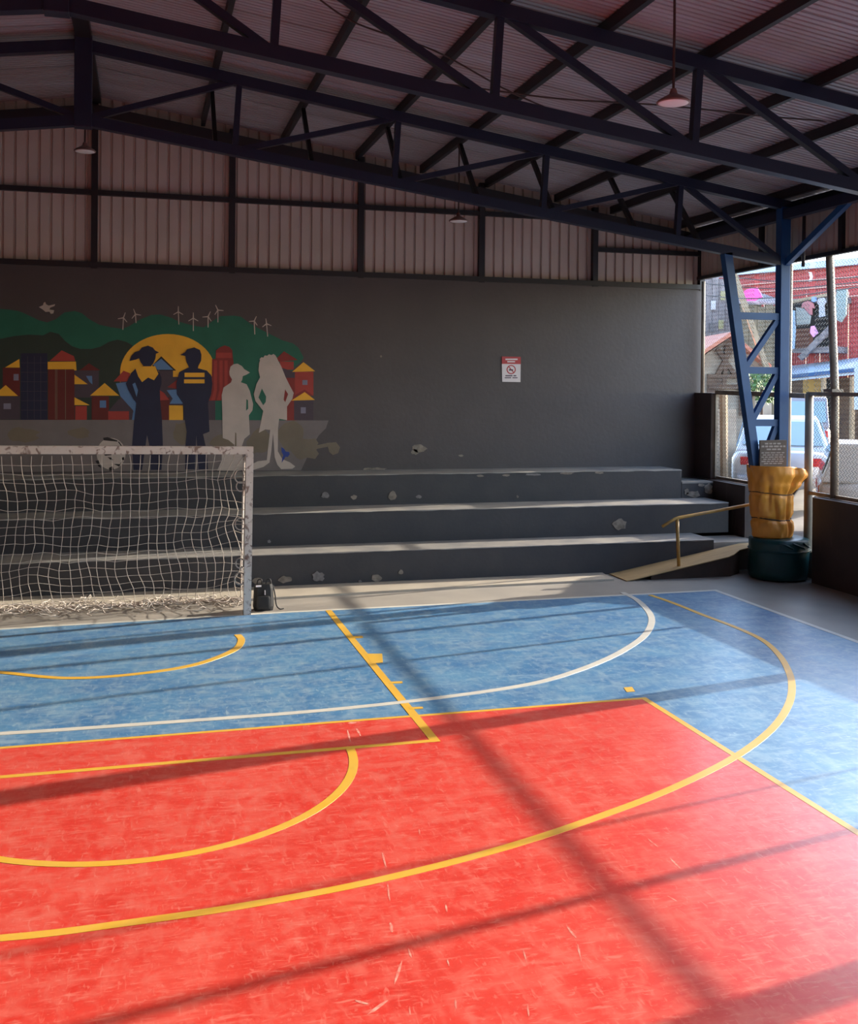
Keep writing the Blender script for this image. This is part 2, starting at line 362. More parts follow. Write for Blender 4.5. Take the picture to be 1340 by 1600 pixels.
# ------------------------------------------------------------------ trusses
NODES = [XA, 1.10, 3.11, 5.14, 7.12, XR]
def truss(y, label, flip, braces):
    t = thing('roof_truss', (XA, y, bcz(XA)), label, 'truss')
    for s in (1, -1):
        mx = lambda x: x if s > 0 else 2*XA-x
        xe = mx(XR)
        MB().bar((XA, y, tcz(XA)), (mx(XR+0.25), y, tcz(mx(XR+0.25))), 0.12, 0.13).build('top_chord', M_steel, t)
        MB().bar((XA, y, bcz(XA)), (xe, y, bcz(xe)), 0.12, 0.125).build('bottom_chord', M_steel, t)
        for i, x in enumerate(NODES[1:-1]):
            x = mx(x); MB().bar((x-0.03*s, y, bcz(x)), (x+0.02*s, y, tcz(x)), 0.07, 0.085, (0, 1, 0)).build('web_post', M_steel, t)
        for i in range(len(NODES)-1):
            a, c = mx(NODES[i]), mx(NODES[i+1])
            e = 0.06*s
            if i == len(NODES)-2 or flip:
                p, q = (a+e, y, tcz(a)-0.03), (c-e, y, bcz(c)+0.03)
            else:
                p, q = (a+e, y, bcz(a)+0.03), (c-e, y, tcz(c)-0.03)
            MB().bar(p, q, 0.07, 0.075, (0, 1, 0)).build('web_diagonal', M_steel, t)
        if braces:
            for x in PX[:-1]:
                x = mx(x); MB().bar((x, y+0.03, bcz(x)+0.02), (x+0.0, y+0.86, tcz(x)+0.09), 0.05, 0.07).build('knee_brace', M_purlin, t)
    b = MB().box((XA-0.10, y-0.08, bcz(XA)-0.09), (XA+0.10, y+0.08, tcz(XA)+0.10)); b.build('king_post', M_steel, t, bevel=0.008)
    return t
YT = [13.05, 9.10, 5.15]
truss(YT[0], 'dark blue steel roof truss nearest the mural wall', False, True)
truss(YT[1], 'dark blue steel roof truss crossing the top of the picture, in front of the other', True, False)
truss(YT[2], 'dark blue steel roof truss overhead, just above the top edge of the picture', True, False)

# ------------------------------------------------------------------ lattice columns
def column(y, label, right=True):
    s = 1 if right else -1; mx = lambda x: x if s > 0 else 2*XA-x
    xc = mx(XR)
    t = thing('lattice_column', (xc, y, 0), label, 'column')
    MB().box((xc-0.075, y-0.07, 0), (xc+0.075, y+0.07, tcz(xc)-0.03)).build('post', M_steelb, t, bevel=0.006)
    MB().bar((mx(7.86), y, bcz(mx(7.86))-0.04), (mx(8.62), y, 0.02), 0.12, 0.12, (0, 1, 0)).build('inclined_leg', M_steelb, t)
    lx = lambda z: mx(7.86+(8.62-7.86)*(bcz(7.86)-z)/bcz(7.86))
    zs = [3.72, 2.955, 2.215, 1.50]
    for i, z in enumerate(zs):
        MB().bar((lx(z)+0.04*s, y, z), (xc-0.06*s, y, z), 0.085, 0.095).build('lattice_rung', M_steelb, t)
        if i < 3:
            MB().bar((xc-0.09*s, y, z-0.05), (lx(zs[i+1])+0.05*s, y, zs[i+1]+0.05), 0.07, 0.075, (0, 1, 0)).build('lattice_diagonal', M_steelb, t)
    MB().box((min(xc, lx(0))-0.2, y-0.15, 0), (max(xc, lx(0))+0.2, y+0.15, 0.015)).build('base_plate', M_steelb, t)
    MB().bar((xc+0.02*s, y-0.06, bcz(xc)-0.02), (xc+0.02*s, y-1.52, 5.19), 0.075, 0.085).build('eave_brace', M_steelb, t)
    return t
column(YT[0], 'blue lattice column rising from the orange padding in the right back corner')
column(YT[1], 'blue lattice column beyond the right edge, casting the broad shadow over red and blue paint')
column(YT[2], 'blue lattice column beyond the right edge, casting the shadow in the lower right corner')
for s in (1, -1):
    xb = XR if s > 0 else 2*XA-XR
    tag(MB().box((xb-0.06, -6.8, tcz(xb)-0.21), (xb+0.06, 15.95, tcz(xb)-0.07)).build('eave_beam', M_steel),
        'dark blue eave beam over the right columns' if s > 0 else 'dark blue eave beam along the far left side of the roof', 'beam')
column(YT[0], 'blue lattice column of the left side by the mural wall, outside the picture', False)
column(YT[1], 'second blue lattice column of the left side, outside the picture', False)
column(YT[2], 'third blue lattice column of the left side, outside the picture', False)

# ------------------------------------------------------------------ fascia curtain along the right eave
def fascia(name, xw, s):
    fa = struct(name, (xw, 4, 4.58))
    yy = 16.0; k = 0
    while yy > -6.7:
        ya = yy-1.9
        pr = rib_profile(ya+0.005, yy-0.005, 0.16, 0.03); vs = []; fs = []
        for y_, d in pr: vs += [(xw+s*d, y_, 4.58), (xw+s*d, y_, roofz(xw)-0.01)]
        for i in range(len(pr)-1): fs.append((2*i, 2*i+1, 2*i+3, 2*i+2))
        MB().add(vs, fs).build('fascia_sheet', M_clad, fa)
        MB().box((xw-0.05*s-0.03, ya-0.04, 4.55), (xw-0.05*s+0.03, ya+0.04, roofz(xw)-0.1)).build('fascia_post', M_purlin, fa)
        yy = ya
    MB().box((xw-0.04-0.03*s, -6.8, 4.535), (xw+0.04-0.03*s, 16.0, 4.59)).build('fascia_rail', M_purlin, fa)
    MB().box((xw-0.05-0.05*s, -6.8, roofz(xw)-0.26), (xw+0.05-0.05*s, 16.0, roofz(xw)-0.03)).build('fascia_beam', M_purlin, fa)
fascia('wall_fascia_right', XW, 1)
fascia('wall_fascia_left', 2*XA-XW, -1)

# ------------------------------------------------------------------ low right wall, gate sill, corner pier
wr = struct('wall_right', (9.1, 6, 0))
MB().box((9.0, -12, -0.3), (9.2, 12.63, 1.19)).build('low_wall', M_low, wr)
MB().box((9.0, 14.32, -0.3), (9.2, 16.0, 1.19)).build('low_wall', M_low, wr)
MB().box((9.06, 15.45, 1.19), (9.20, 16.0, 2.62)).build('corner_pier', M_low, wr, bevel=0.01)
MB().box((9.2, 12.63, -0.3), (9.5, 14.32, 0.38)).build('gate_sill', M_conc, wr)
wl = struct('wall_left_unseen', (2*XA-9.1, 6, 0))
MB().box((2*XA-9.2, -12, -0.3), (2*XA-9.0, 16.0, 4.56)).build('light_block_side', M_wall, wl)  # unseen side, made solid to cut light and darken the left

wf = struct('wall_front_unseen', (0, -6.9, 0))
MB().box((-12.0, -7.1, 0), (9.2, -6.9, 6.9)).build('light_block_end', M_wall, wf)  # unseen wall added to block light from behind the camera

# ------------------------------------------------------------------ chain link fence
fence = thing('chain_link_fence', (XW, 6, 1.19), 'tall wire mesh fence on pipe posts above the low right wall', 'fence')
def pipe(name, pts, r, m_=M_pole, parent=fence): return MB().tube(pts, r, 10).build(name, m_, parent, smooth=True)
for y, lean, z0, r in ((13.43, 0, 0.38, 0.035), (11.25, 0, 1.2, 0.035), (7.2, 0, 1.2, 0.020), (6.45, 0, 1.2, 0.045), (4.4, 0, 1.2, 0.035), (2.4, 0, 1.2, 0.035)):
    pipe('fence_post', [(XW, y, z0), (XW, y+lean, 4.53)], r)
pipe('fence_post', [(XW, 12.36, 1.2), (XW+0.02, 12.40, 2.66), (XW, 12.52, 4.53)], 0.055)
MB().box((XW-0.09, 12.31, 2.66), (XW+0.09, 12.50, 2.70)).build('post_flange', M_pole, fence)
pipe('corner_post', [(XW-0.02, 15.86, 2.62), (XW-0.02, 15.86, 4.50)], 0.030)
pipe('gate_post', [(XW, 12.94, 0.38), (XW, 12.94, 2.63)], 0.058)
MB().bar((XW, -6, 2.63), (XW, 12.98, 2.63), 0.05, 0.055).build('top_rail', M_pole, fence)
MB().bar((XW, 13.02, 2.60), (XW, 15.45, 2.63), 0.05, 0.07).build('top_rail', M_pole, fence)
MB().bar((XW, -6, 1.225), (XW, 12.94, 1.225), 0.05, 0.05).build('bottom_rail', M_pole, fence)
MB().bar((XW, 14.32, 1.225), (XW, 15.45, 1.225), 0.05, 0.05).build('bottom_rail', M_pole, fence)
for y in (14.34, 15.41):
    MB().bar((XW-0.02, y, 1.22), (XW-0.02, y, 2.6), 0.05, 0.05).build('panel_frame', M_pole, fence)
def chain(parts):
    b = MB(); p = 0.064; r = 0.0025
    for (ya, yb, za, zb) in parts:
        n = int((yb-ya)/p); mz = int((zb-za)/(p/2))
        for i in range(n):
            yc = ya+i*p; pts = []
            for k in range(mz+1):
                side = 1 if k % 2 else -1
                yy = yc+(p/2 if (k % 2) else -p/2)*1.04
                pts.append(Vector((XW+(0.002 if k % 2 else -0.002), yy+p/2, za+(zb-za)*k/mz)))
            k0 = len(b.v)
            for q in pts:
                b.v += [q+Vector((-r, 0, -r)), q+Vector((r, 0, -r)), q+Vector((0, 0, r*1.4))]
            for k in range(mz):
                for j in range(3):
                    a = k0+3*k+j; c = k0+3*k+(j+1) % 3
                    b.f.append((a, c, c+3, a+3))
    o = b.build('wire_mesh', M_wire, fence); o['kind'] = 'stuff'
chain([(1.0, 12.9, 1.25, 4.5), (12.96, 14.3, 2.66, 4.5), (14.36, 15.95, 2.66, 4.5), (14.36, 15.4, 1.25, 2.6)])

# ------------------------------------------------------------------ stepped seating
ble = thing('stepped_seating', (0, 14.8, 0), 'three tall dark concrete seating steps along the mural wall', 'steps')
TIERS = [(13.86, 0.455, 8.20, 14.58), (14.55, 0.912, 8.86, 15.25), (15.25, 1.375, 8.42, YW)]
zb = 0.0
for i, (yf, zt, xr, yn) in enumerate(TIERS):
    st = MB().box((-10.4, yf, zb), (xr, YW-0.004, zt-0.012)).build('step', M_riser, ble, bevel=0.01)
    # tread with a slightly uneven, worn front edge
    n = 120; vs = []; fs = []; r_ = random.Random(i)
    for k in range(n+1):
        x = -10.4+(xr+10.4)*k/n; j = r_.uniform(-0.006, 0.006)
        yb_ = yn+0.01 if i < 2 else YW-0.004
        vs += [(x, yf-0.006+j, zt-0.013+r_.uniform(-0.008, 0.004)), (x, yf-0.004+j, zt-0.006), (x, yf+0.012+j, zt), (x, yb_, zt)]
    for k in range(n):
        for q in range(3): a = 4*k+q; fs.append((a, a+4, a+5, a+1))
    MB().add(vs, fs).build('tread', M_tread, st)
    zb = zt-0.012
st = MB().box((8.42, 15.25, 0.90), (9.0, YW, 1.165)).build('step', M_riser, ble, bevel=0.01)
MB().box((8.43, 15.245, 1.15), (8.99, YW, 1.178)).build('tread', M_tread, st)
MB().box((8.20, 13.95, 0.0), (9.0, 14.6, 0.39)).build('landing', M_conc, ble)
# peeled paint
M_peel2 = mat('peeled_light_paint', (0.22, 0.21, 0.21), 0.85, col2=(0.14, 0.13, 0.13), scale=25, amt=0.9)
ch = [o for o in ble.children if o.name.startswith('step')]
for i, (x, y, rx, ry, tier) in enumerate(((508,774,7,5,2),(553,777,5,4,2),(612,775,7,8,2),(654,776,5,3,2),(808,776,2,2,2),(968,819,13,9,1),(420,846,3,3,1),(403,908,9,6,0),(445,905,12,6,0),(497,901,10,9,0),(588,903,11,6,0),(626,894,4,4,0),(562,908,3,2,0),(750,742,6,2,2),(790,741,7,2,2),(832,740,14,2,2),(885,738,12,2,2),(935,737,8,2,2))):
    yf = TIERS[tier][0]
    if tier == 2 and y < 745: y += 1.5
    MB().prism([at(a, b, 1, yf-0.001) for a, b in blob(x, y, rx, ry, 50+i)], (0, -0.009, 0)).build('peeled_patch', M_peel if i % 3 else M_peel2, ch[tier])
for i, (x, y, rx, ry) in enumerate(((1083, 772, 12, 6), (1106, 764, 7, 9), (1072, 768, 4, 5), (1095, 758, 5, 3))):
    MB().prism([at(a, b, 1, 15.249) for a, b in blob(x, y, rx, ry, 90+i)], (0, -0.008, 0)).build('peeled_patch', M_peel, ch[3])

# ------------------------------------------------------------------ mural
mural = thing('wall_mural', (-0.5, YW, 1.4), 'painted mural of hills, sun, little houses and standing figures on the dark wall', 'mural')
TA, TB, TC, TD = (0, 440, 4.467), (280, 440, 4.467), (160, 440, 5.335), (320, 460, 5.714)
def cm(name, c): return mat(name, c, 0.6, col2=tuple(v*0.82 for v in c), scale=3, amt=0.8, bump=0.08, bscale=18)
K = dict(green=cm('mural_green', (0.010, 0.115, 0.075)), dark=cm('mural_dark_green', (0.020, 0.034, 0.026)), yel=cm('mural_yellow', (0.80, 0.40, 0.030)),
         maroon=cm('mural_maroon', (0.115, 0.012, 0.010)), red=cm('mural_red', (0.34, 0.038, 0.030)), navy=cm('mural_navy', (0.010, 0.012, 0.042)),
         purple=cm('mural_purple', (0.060, 0.040, 0.058)), blue=cm('mural_blue', (0.10, 0.20, 0.40)), white=cm('mural_white', (0.48, 0.41, 0.375)),
         grey=cm('mural_grey', (0.165, 0.140, 0.142)), rock=cm('mural_rock', (0.165, 0.132, 0.096)), lilac=cm('mural_lilac', (0.20, 0.19, 0.27)),
         ink=cm('mural_black', (0.010, 0.008, 0.010)), bow=cm('mural_bow_blue', (0.020, 0.05, 0.26)), dred=cm('mural_dark_red', (0.22, 0.022, 0.018)))
LAY = [0]
def mp(name, key, T, pts, label=None, parent=None):
    LAY[0] += 1; d = 0.0010+0.00006*LAY[0]
    ox, oy, s = T
    P = [W(ox+x/s, oy+y/s) for x, y in pts]
    P = [Vector((p.x, YW-0.0005, p.z)) for p in P]
    o = MB().prism(P, (0, -d, 0)).build(name, K[key], parent or mural)
    if label: o['label'] = label
    return o
def rect(x0, y0, x1, y1): return [(x0, y0), (x1, y0), (x1, y1), (x0, y1)]
TP = (0, 0, 1.0)
def b2a(pts): return [(x+280*4.467, y) for x, y in pts]
mp('hill', 'green', TA, [(-860,960),(-780,560),(-680,330),(-450,210),(-250,170),(0,190),(60,195),(130,205),(200,235),(270,270),(330,285),(390,262),(450,215),(520,205),(570,220),(620,260),(690,300),(780,320),(850,330),(900,312),(980,262),(1060,232),(1120,230),(1200,255)]
   + b2a([(0,280),(90,305),(170,320),(240,270),(290,240),(380,238),(430,245),(490,290),(560,330),(640,370),(720,410),(790,430),(830,460),(868,530),(850,560),(800,600),(760,700),(760,972)]) + [(-860, 970)], 'green hills')
mp('hill', 'dark', TA, [(-760,960),(-640,560),(-520,430),(-300,400),(0,400),(100,380),(200,370),(300,375),(350,350),(410,365),(450,410),(500,450),(560,470),(640,470),(700,455),(760,420),(820,405),(880,420),(925,445),(900,500),(850,600),(850,970),(-760,970)], 'near black hill')
mp('painted_sun', 'yel', TC, [(545+398*math.cos(PI*k/28), 760-323*math.sin(PI*k/28)) for k in range(29)]+[(150, 1000), (940, 1000)][::1], 'yellow setting sun')
mp('house_wall', 'purple', TC, [(150,800),(940,790),(940,1155),(150,1155)])
mp('house_wall', 'maroon', TA, rect(20,600,140,962)); mp('house_roof', 'yel', TA, [(35,600),(135,540),(138,600)]); mp('house_window', 'lilac', TA, rect(95,645,130,690))
mp('house_wall', 'maroon', TA, rect(-420,560,-60,962)); mp('house_roof', 'red', TA, [(-440,560),(-240,440),(-40,560)])
mp('house_wall', 'purple', TA, rect(-60,800,140,962)); mp('house_roof', 'yel', TA, [(-50,798),(40,722),(126,798)]); mp('house_window', 'lilac', TA, rect(25,850,76,890))
mp('tower_block', 'navy', TA, rect(145,500,330,965))
for k in range(1, 4): mp('block_line', 'purple', TA, rect(145+46*k,520,148+46*k,960))
for k in range(1, 7): mp('block_line', 'purple', TA, rect(146,500+66*k,330,503+66*k))
mp('tower_wall', 'maroon', TA, rect(335,610,520,965)); mp('tower_band', 'yel', TA, [(333,560),(530,558),(535,640),(515,612),(333,612)]); mp('house_roof', 'red', TA, [(345,555),(430,480),(515,520),(526,555)])
for x in (385, 395, 455): mp('tower_line', 'rock', TA, rect(x,612,x+4,960))
mp('house_roof', 'maroon', TA, [(555,620),(620,570),(700,620)]); mp('house_wall', 'purple', TA, rect(520,620,690,810)); mp('house_roof', 'yel', TA, [(520,716),(520,650),(612,716)])
mp('house_window', 'blue', TA, [(600,658),(642,658),(645,718),(625,700)]); mp('house_roof', 'yel', TA, [(520,862),(520,808),(625,862)]); mp('house_wall', 'red', TA, rect(525,868,606,965))
mp('house_wall', 'maroon', TA, rect(640,800,760,966)); mp('house_roof', 'yel', TA, [(628,796),(730,708),(832,796)]); mp('house_window', 'blue', TA, rect(696,830,740,880))
mp('house_roof', 'blue', TA, [(808,710),(890,700),(950,850),(945,970),(920,970),(930,900),(840,800)])
mp('house_roof', 'purple', TA, [(755,905),(830,818),(935,912)]); mp('house_wall', 'red', TA, rect(755,905,900,970)); mp('house_roof', 'red', TA, [(793,697),(862,622),(908,640),(900,697)])
mp('house_outline', 'ink', TC, [(415,700),(490,622),(615,742),(440,742)]); mp('house_roof', 'blue', TC, [(422,692),(490,642),(590,735),(450,735)]); mp('house_wall', 'purple', TC, rect(470,742,588,900))
mp('house_wall', 'maroon', TC, [(480,990),(560,960),(560,1155),(480,1155)]); mp('house_roof', 'red', TC, [(478,905),(515,930),(555,985),(480,990)])
mp('house_roof', 'dred', TC, [(540,880),(620,820),(650,900)]); mp('house_roof', 'blue', TC, [(535,905),(640,898),(672,1018),(560,1018),(585,975)]); mp('house_wall', 'yel', TC, rect(555,1032,672,1156))
mp('church_tower', 'dred', TD, [(20,948),(60,860),(65,578),(95,575),(100,500),(130,475),(175,455),(220,470),(245,500),(250,570),(255,600),(250,948)])
for x in (80, 130, 175): mp('tower_stripe', 'red', TD, [(x,590),(x+28,590),(x+28,850),(x+10,945),(x-24,945),(x,850)])
mp('tower_stripe', 'red', TD, [(100,520),(240,520),(240,568),(100,568)])
mp('house_roof', 'dred', TD, [(632,580),(705,508),(828,585),(660,602)]); mp('house_wall', 'red', TD, rect(670,600,792,672)); mp('house_wall', 'purple', TD, [(685,655),(830,700),(830,745),(690,745)])
mp('house_wall', 'dred', TD, rect(720,745,815,1135)); mp('house_wall', 'red', TD, rect(803,690,968,905)); mp('house_roof', 'yel', TD, [(778,692),(880,605),(984,686)]); mp('house_window', 'lilac', TD, rect(870,765,915,808))
mp('house_roof', 'dred', TD, [(790,905),(890,850),(968,905)]); mp('house_wall', 'purple', TD, rect(795,940,968,1122)); mp('house_roof', 'yel', TD, [(770,948),(890,872),(982,942)]); mp('house_window', 'lilac', TD, rect(855,1008,900,1062))
mp('ground_band', 'grey', TP, [(-205,654),(0,656),(200,656),(513,657),(509,669),(498,680),(490,693),(470,735),(-150,738),(-172,705),(-198,690)], 'grey ground band')
for k, (x, y, rx, ry) in enumerate(((35, 680, 30, 14), (125, 676, 22, 9), (282, 676, 13, 20), (348, 690, 22, 14), (405, 690, 20, 25), (455, 680, 22, 26), (475, 700, 26, 20))):
    mp('painted_rock', 'rock', TP, blob(x, y, rx, ry, 200+k))
mp('bare_patch', 'rock', TP, [(470,703),(490,697),(512,692),(525,691),(531,699),(528,708),(520,711),(514,706),(512,698),(496,701),(484,709),(470,716)])
# white painted wind turbines
for i, (x, y, xb, yb_, T, rot_) in enumerate(((175,302,170,402,TC,20),(275,272,280,345,TC,-20),(632,252,637,358,TC,0),(757,305,757,412,TC,0),(880,292,880,382,TC,25),(962,238,962,340,TC,-25),(440,238,445,357,TD,25),(550,262,560,377,TD,-8))):
    r_ = T[2]; tw = 2.3*r_/2
    tb = mp('painted_turbine', 'white', T, [(x-tw*0.6,y),(x+tw*0.6,y),(xb+tw*0.6,yb_),(xb-tw*0.6,yb_)])
    for k in range(3):
        a = math.radians(90+120*k-rot_); L_ = 47
        ca, sa = math.cos(a), -math.sin(a)
        mp('turbine_blade', 'white', T, [(x-sa*tw*0.8, y+ca*tw*0.8), (x+sa*tw*0.8, y-ca*tw*0.8), (x+ca*L_+sa*tw*0.4, y+sa*L_-ca*tw*0.4), (x+ca*L_-sa*tw*0.4, y+sa*L_+ca*tw*0.4)], parent=tb)
mp('painted_bird', 'white', TA, [(272,178),(300,165),(305,148),(315,142),(322,158),(340,168),(385,158),(380,170),(350,182),(345,195),(378,200),(372,222),(355,225),(345,210),(318,212),(298,195)], 'small white bird')
# painted figures
mp('painted_figure', 'navy', TC, [(226,662),(240,622),(270,588),(308,576),(328,550),(380,534),(420,550),(440,575),(472,590),(446,602),(442,640),(425,680),(405,706),(445,715),(472,755),(492,800),(492,850),(478,900),(482,1000),(496,1150),(504,1380),(492,1570),(402,1570),(396,1390),(372,1280),(356,1390),(330,1570),(258,1570),(246,1380),(262,1180),(284,1012),(262,985),(214,900),(196,850),(240,762),(285,718),(340,702),(318,672),(305,640),(280,650)], 'dark blue woman figure in a cap')
mp('figure_vest', 'yel', TC, [(272,716),(330,706),(440,706),(466,770),(430,822),(380,800),(330,838),(298,790)]); mp('arm_gap', 'blue', TC, [(250,855),(272,842),(296,905),(285,962)])
mp('painted_figure', 'navy', TC, [(648,612),(690,588),(705,565),(765,549),(812,570),(825,610),(822,660),(800,702),(795,722),(870,742),(905,780),(916,850),(906,940),(880,1010),(884,1100),(892,1250),(838,1272),(866,1400),(880,1565),(800,1565),(790,1400),(782,1280),(776,1400),(770,1565),(690,1565),(690,1390),(702,1250),(690,1180),(668,1010),(620,940),(616,850),(640,755),(705,722),(722,715),(700,670),(690,620)], 'dark blue man figure in a cap')
mp('figure_stripe', 'yel', TC, rect(684,760,850,796)); mp('figure_stripe', 'yel', TC, rect(680,815,850,848))
mp('painted_figure', 'white', TD, [(218,690),(228,645),(255,624),(290,618),(330,640),(352,668),(402,698),(372,716),(338,730),(332,765),(320,784),(372,802),(400,860),(430,980),(424,1035),(392,1080),(400,1250),(352,1290),(326,1365),(330,1430),(345,1500),(370,1560),(300,1575),(110,1572),(150,1480),(150,1400),(250,1365),(266,1345),(210,1300),(158,1282),(156,1080),(150,900),(166,832),(232,786),(242,760),(220,720)], 'white boy figure in a cap')
mp('arm_gap', 'green', TD, [(370,935),(384,945),(386,1020),(367,1038)]); mp('leg_gap', 'rock', TD, [(270,1230),(280,1240),(282,1365),(266,1365)])
mp('painted_figure', 'white', TD, [(484,612),(492,590),(488,576),(506,560),(520,566),(534,545),(556,548),(572,534),(592,542),(612,532),(630,546),(642,566),(652,590),(680,640),(720,740),(760,820),(792,880),(780,932),(732,1002),(732,1122),(662,1110),(652,1200),(650,1400),(690,1470),(760,1500),(806,1536),(780,1556),(680,1560),(645,1520),(622,1450),(608,1240),(592,1400),(576,1500),(522,1540),(412,1572),(410,1520),(470,1490),(552,1480),(560,1400),(582,1210),(540,1205),(480,1236),(500,1140),(520,1040),(450,952),(436,890),(460,800),(492,740),(478,680)], 'white long haired girl figure, hands on hips')
mp('arm_gap', 'green', TD, [(508,840),(546,912),(542,960),(520,990),(478,920)]); mp('arm_gap', 'dred', TD, [(715,848),(742,890),(716,962),(702,940)])
mp('painted_bow', 'bow', TD, [(682,1364),(706,1378),(720,1402),(752,1408),(756,1428),(738,1452),(720,1448),(702,1476),(684,1504),(690,1462),(700,1436),(684,1404)])
# painted football
bc = (173.5, 709); R0 = 22.5
mp('painted_ball', 'white', TP, [(bc[0]+R0*math.cos(2*PI*k/28), bc[1]+R0*1.1*math.sin(2*PI*k/28)) for k in range(28)], 'football painted behind the crossbar')
for pts in ([(161,684),(168,683),(183,688),(184,690),(172,689),(162,688)], [(160,706),(168,706),(175,707),(174,711),(164,712)], [(168,714),(174,715),(177,719),(172,718)], [(149,720),(154,719),(158,731),(154,729)], [(170,731),(176,728),(178,734),(171,736)], [(190,715),(194,714),(194,719),(191,719)], [(184,690),(186,690),(193,700),(191,700)], [(176,724),(186,725),(192,720),(186,729)]):
    mp('ball_patch', 'ink', TP, pts)

# ------------------------------------------------------------------ no smoking sign
sg = thing('wall_sign', (5.75, YW, 2.77), 'white no smoking notice with red header on the dark wall', 'sign')
def sp(name, pts, d, m_): 
    P = [W(x, y) for x, y in pts]; P = [Vector((p.x, YW-0.001, p.z)) for p in P]
    return MB().prism(P, (0, -d, 0)).build(name, m_, sg)
sp('sign_panel', [(783.5,557),(813,557.6),(812.5,597),(784,596.5)], 0.008, M_signw)
sp('sign_header', [(783.5,557),(813,557.6),(813,569),(783.6,568.5)], 0.010, M_signr)
for x0, x1, y0, y1 in ((789,808,560.4,562.6),(792,804,564.2,566.2)): sp('header_print', rect(x0,y0,x1,y1), 0.011, M_signw)
n = 24; P = []
b = MB()
for k in range(n):
    a0, a1 = 2*PI*k/n, 2*PI*(k+1)/n
    q = [W(798+7.2*math.cos(a0), 577.5+7.2*math.sin(a0)), W(798+7.2*math.cos(a1), 577.5+7.2*math.sin(a1)), W(798+5.6*math.cos(a1), 577.5+5.6*math.sin(a1)), W(798+5.6*math.cos(a0), 577.5+5.6*math.sin(a0))]
    b.prism([Vector((p.x, YW-0.008, p.z)) for p in q], (0, -0.002, 0))
b.prism([Vector((p.x, YW-0.008, p.z)) for p in (W(793,572.5), W(794,571.7), W(803,582.3), W(802,583.2))], (0, -0.003, 0))
b.build('prohibition_ring', M_signr, sg)
sp('cigarette_symbol', rect(794.5,577,801,579), 0.010, M_signd)
for x0, x1, y0, y1 in ((789,800,586.2,588),(801.5,806,586.2,588),(788,798,589.5,591),(800,808,589.5,591)): sp('print_line', rect(x0,y0,x1,y1), 0.010, M_signd)

# ------------------------------------------------------------------ goal
GY = 12.36; GX1, GX0, GZ = 1.19, -1.86, 1.935
goal = thing('football_goal', ((GX0+GX1)/2, GY, 0), 'chipped white steel football goal with slack white net below the mural', 'goal')
MB().bar((GX1+0.004, GY, 0), (GX1+0.02, GY, GZ-0.055), 0.085, 0.085, (0, 1, 0)).build('goal_post', M_goal, goal)
MB().bar((GX0, GY, 0), (GX0, GY, GZ-0.03), 0.085, 0.085, (0, 1, 0)).build('goal_post', M_goal, goal)
MB().bar((GX0-0.04, GY, GZ+0.02), (GX1+0.06, GY, GZ-0.012), 0.085, 0.09).build('crossbar', M_goal, goal)
MB().tube([(GX0, GY, 1.90), (GX0, GY+0.45, 1.75), (GX0, GY+0.75, 0.03), (GX1, GY+0.75, 0.03), (GX1, GY+0.45, 1.75), (GX1, GY, 1.90)], 0.016, 8).build('back_frame', M_goal, goal)
r_ = random.Random(3)
NC, NR = 29, 19
def netp(i, j):
    u = i/(NC-1); v = j/(NR-1)
    x = GX0+0.04+(GX1-GX0-0.09)*u
    z = GZ-0.06-(GZ-0.10)*v
    y = GY+0.05+0.55*v**1.3+0.10*math.sin(PI*v)
    # slack, waviness, pulled bunches at the right post
    q = Vector((x*1.7, z*1.9, 3.1)); nx = noise.noise(q*1.1); nz = noise.noise(q*1.3+Vector((9, 4, 2))); ny = noise.noise(q+Vector((2, 7, 5)))
    fi = noise.noise(q*4.0+Vector((1, 2, 8)))
    x += 0.07*nx*min(1, v*4)+0.018*fi; z += (0.07*nz-0.05*math.sin(PI*u)*math.sin(PI*v))*min(1, v*5)+0.014*fi; y += 0.05*ny
    x += 0.05*math.sin(v*6+u*3)*v
    k = max(0, (u-0.86)/0.14); x -= k*0.10*math.sin(v*9)**2*min(1, v*6); z += k*0.06*math.sin(v*15)
    if j == 0: z = GZ-0.06; y = GY+0.02
    return Vector((x, min(y, 13.75), max(z, 0.03)))
G = [[netp(i, j) for j in range(NR)] for i in range(NC)]
b = MB()
for i in range(NC): b.tube([p for p in G[i]], 0.0042, 4, False)
for j in range(1, NR): b.tube([G[i][j] for i in range(NC)], 0.0034, 4, False)
for s_, gx in ((0, GX1-0.01), (1, GX0+0.01)):             # side nets
    col_ = G[NC-1] if s_ == 0 else G[0]
    for j in range(1, NR):
        p = col_[j]; b.tube([p, Vector((gx, (p.y+GY)/2, p.z+0.02*math.sin(j*2.3))), Vector((gx, GY+0.02, p.z+0.05*math.sin(j*1.7)))], 0.0045, 4, False)
    for q in (0.33, 0.66):
        b.tube([Vector((gx, GY+0.02+(col_[j].y-GY)*q, col_[j].z+0.03*math.sin(j*1.9+q))) for j in range(NR)], 0.0045, 4, False)
for lz, lr in ((1.62, 0.07), (1.5, 0.05), (1.06, 0.06), (0.6, 0.05), (0.42, 0.06)):  # tied loops at the right post
    b.tube([Vector((GX1-0.08+lr*math.cos(a), GY+0.02+0.02*math.sin(a), lz+lr*1.1*math.sin(a))) for a in [2*PI*k/14 for k in range(15)]], 0.008, 5, False)
b.build('net', M_net, goal, smooth=True)
b = MB()                                                   # net bunched along the ground
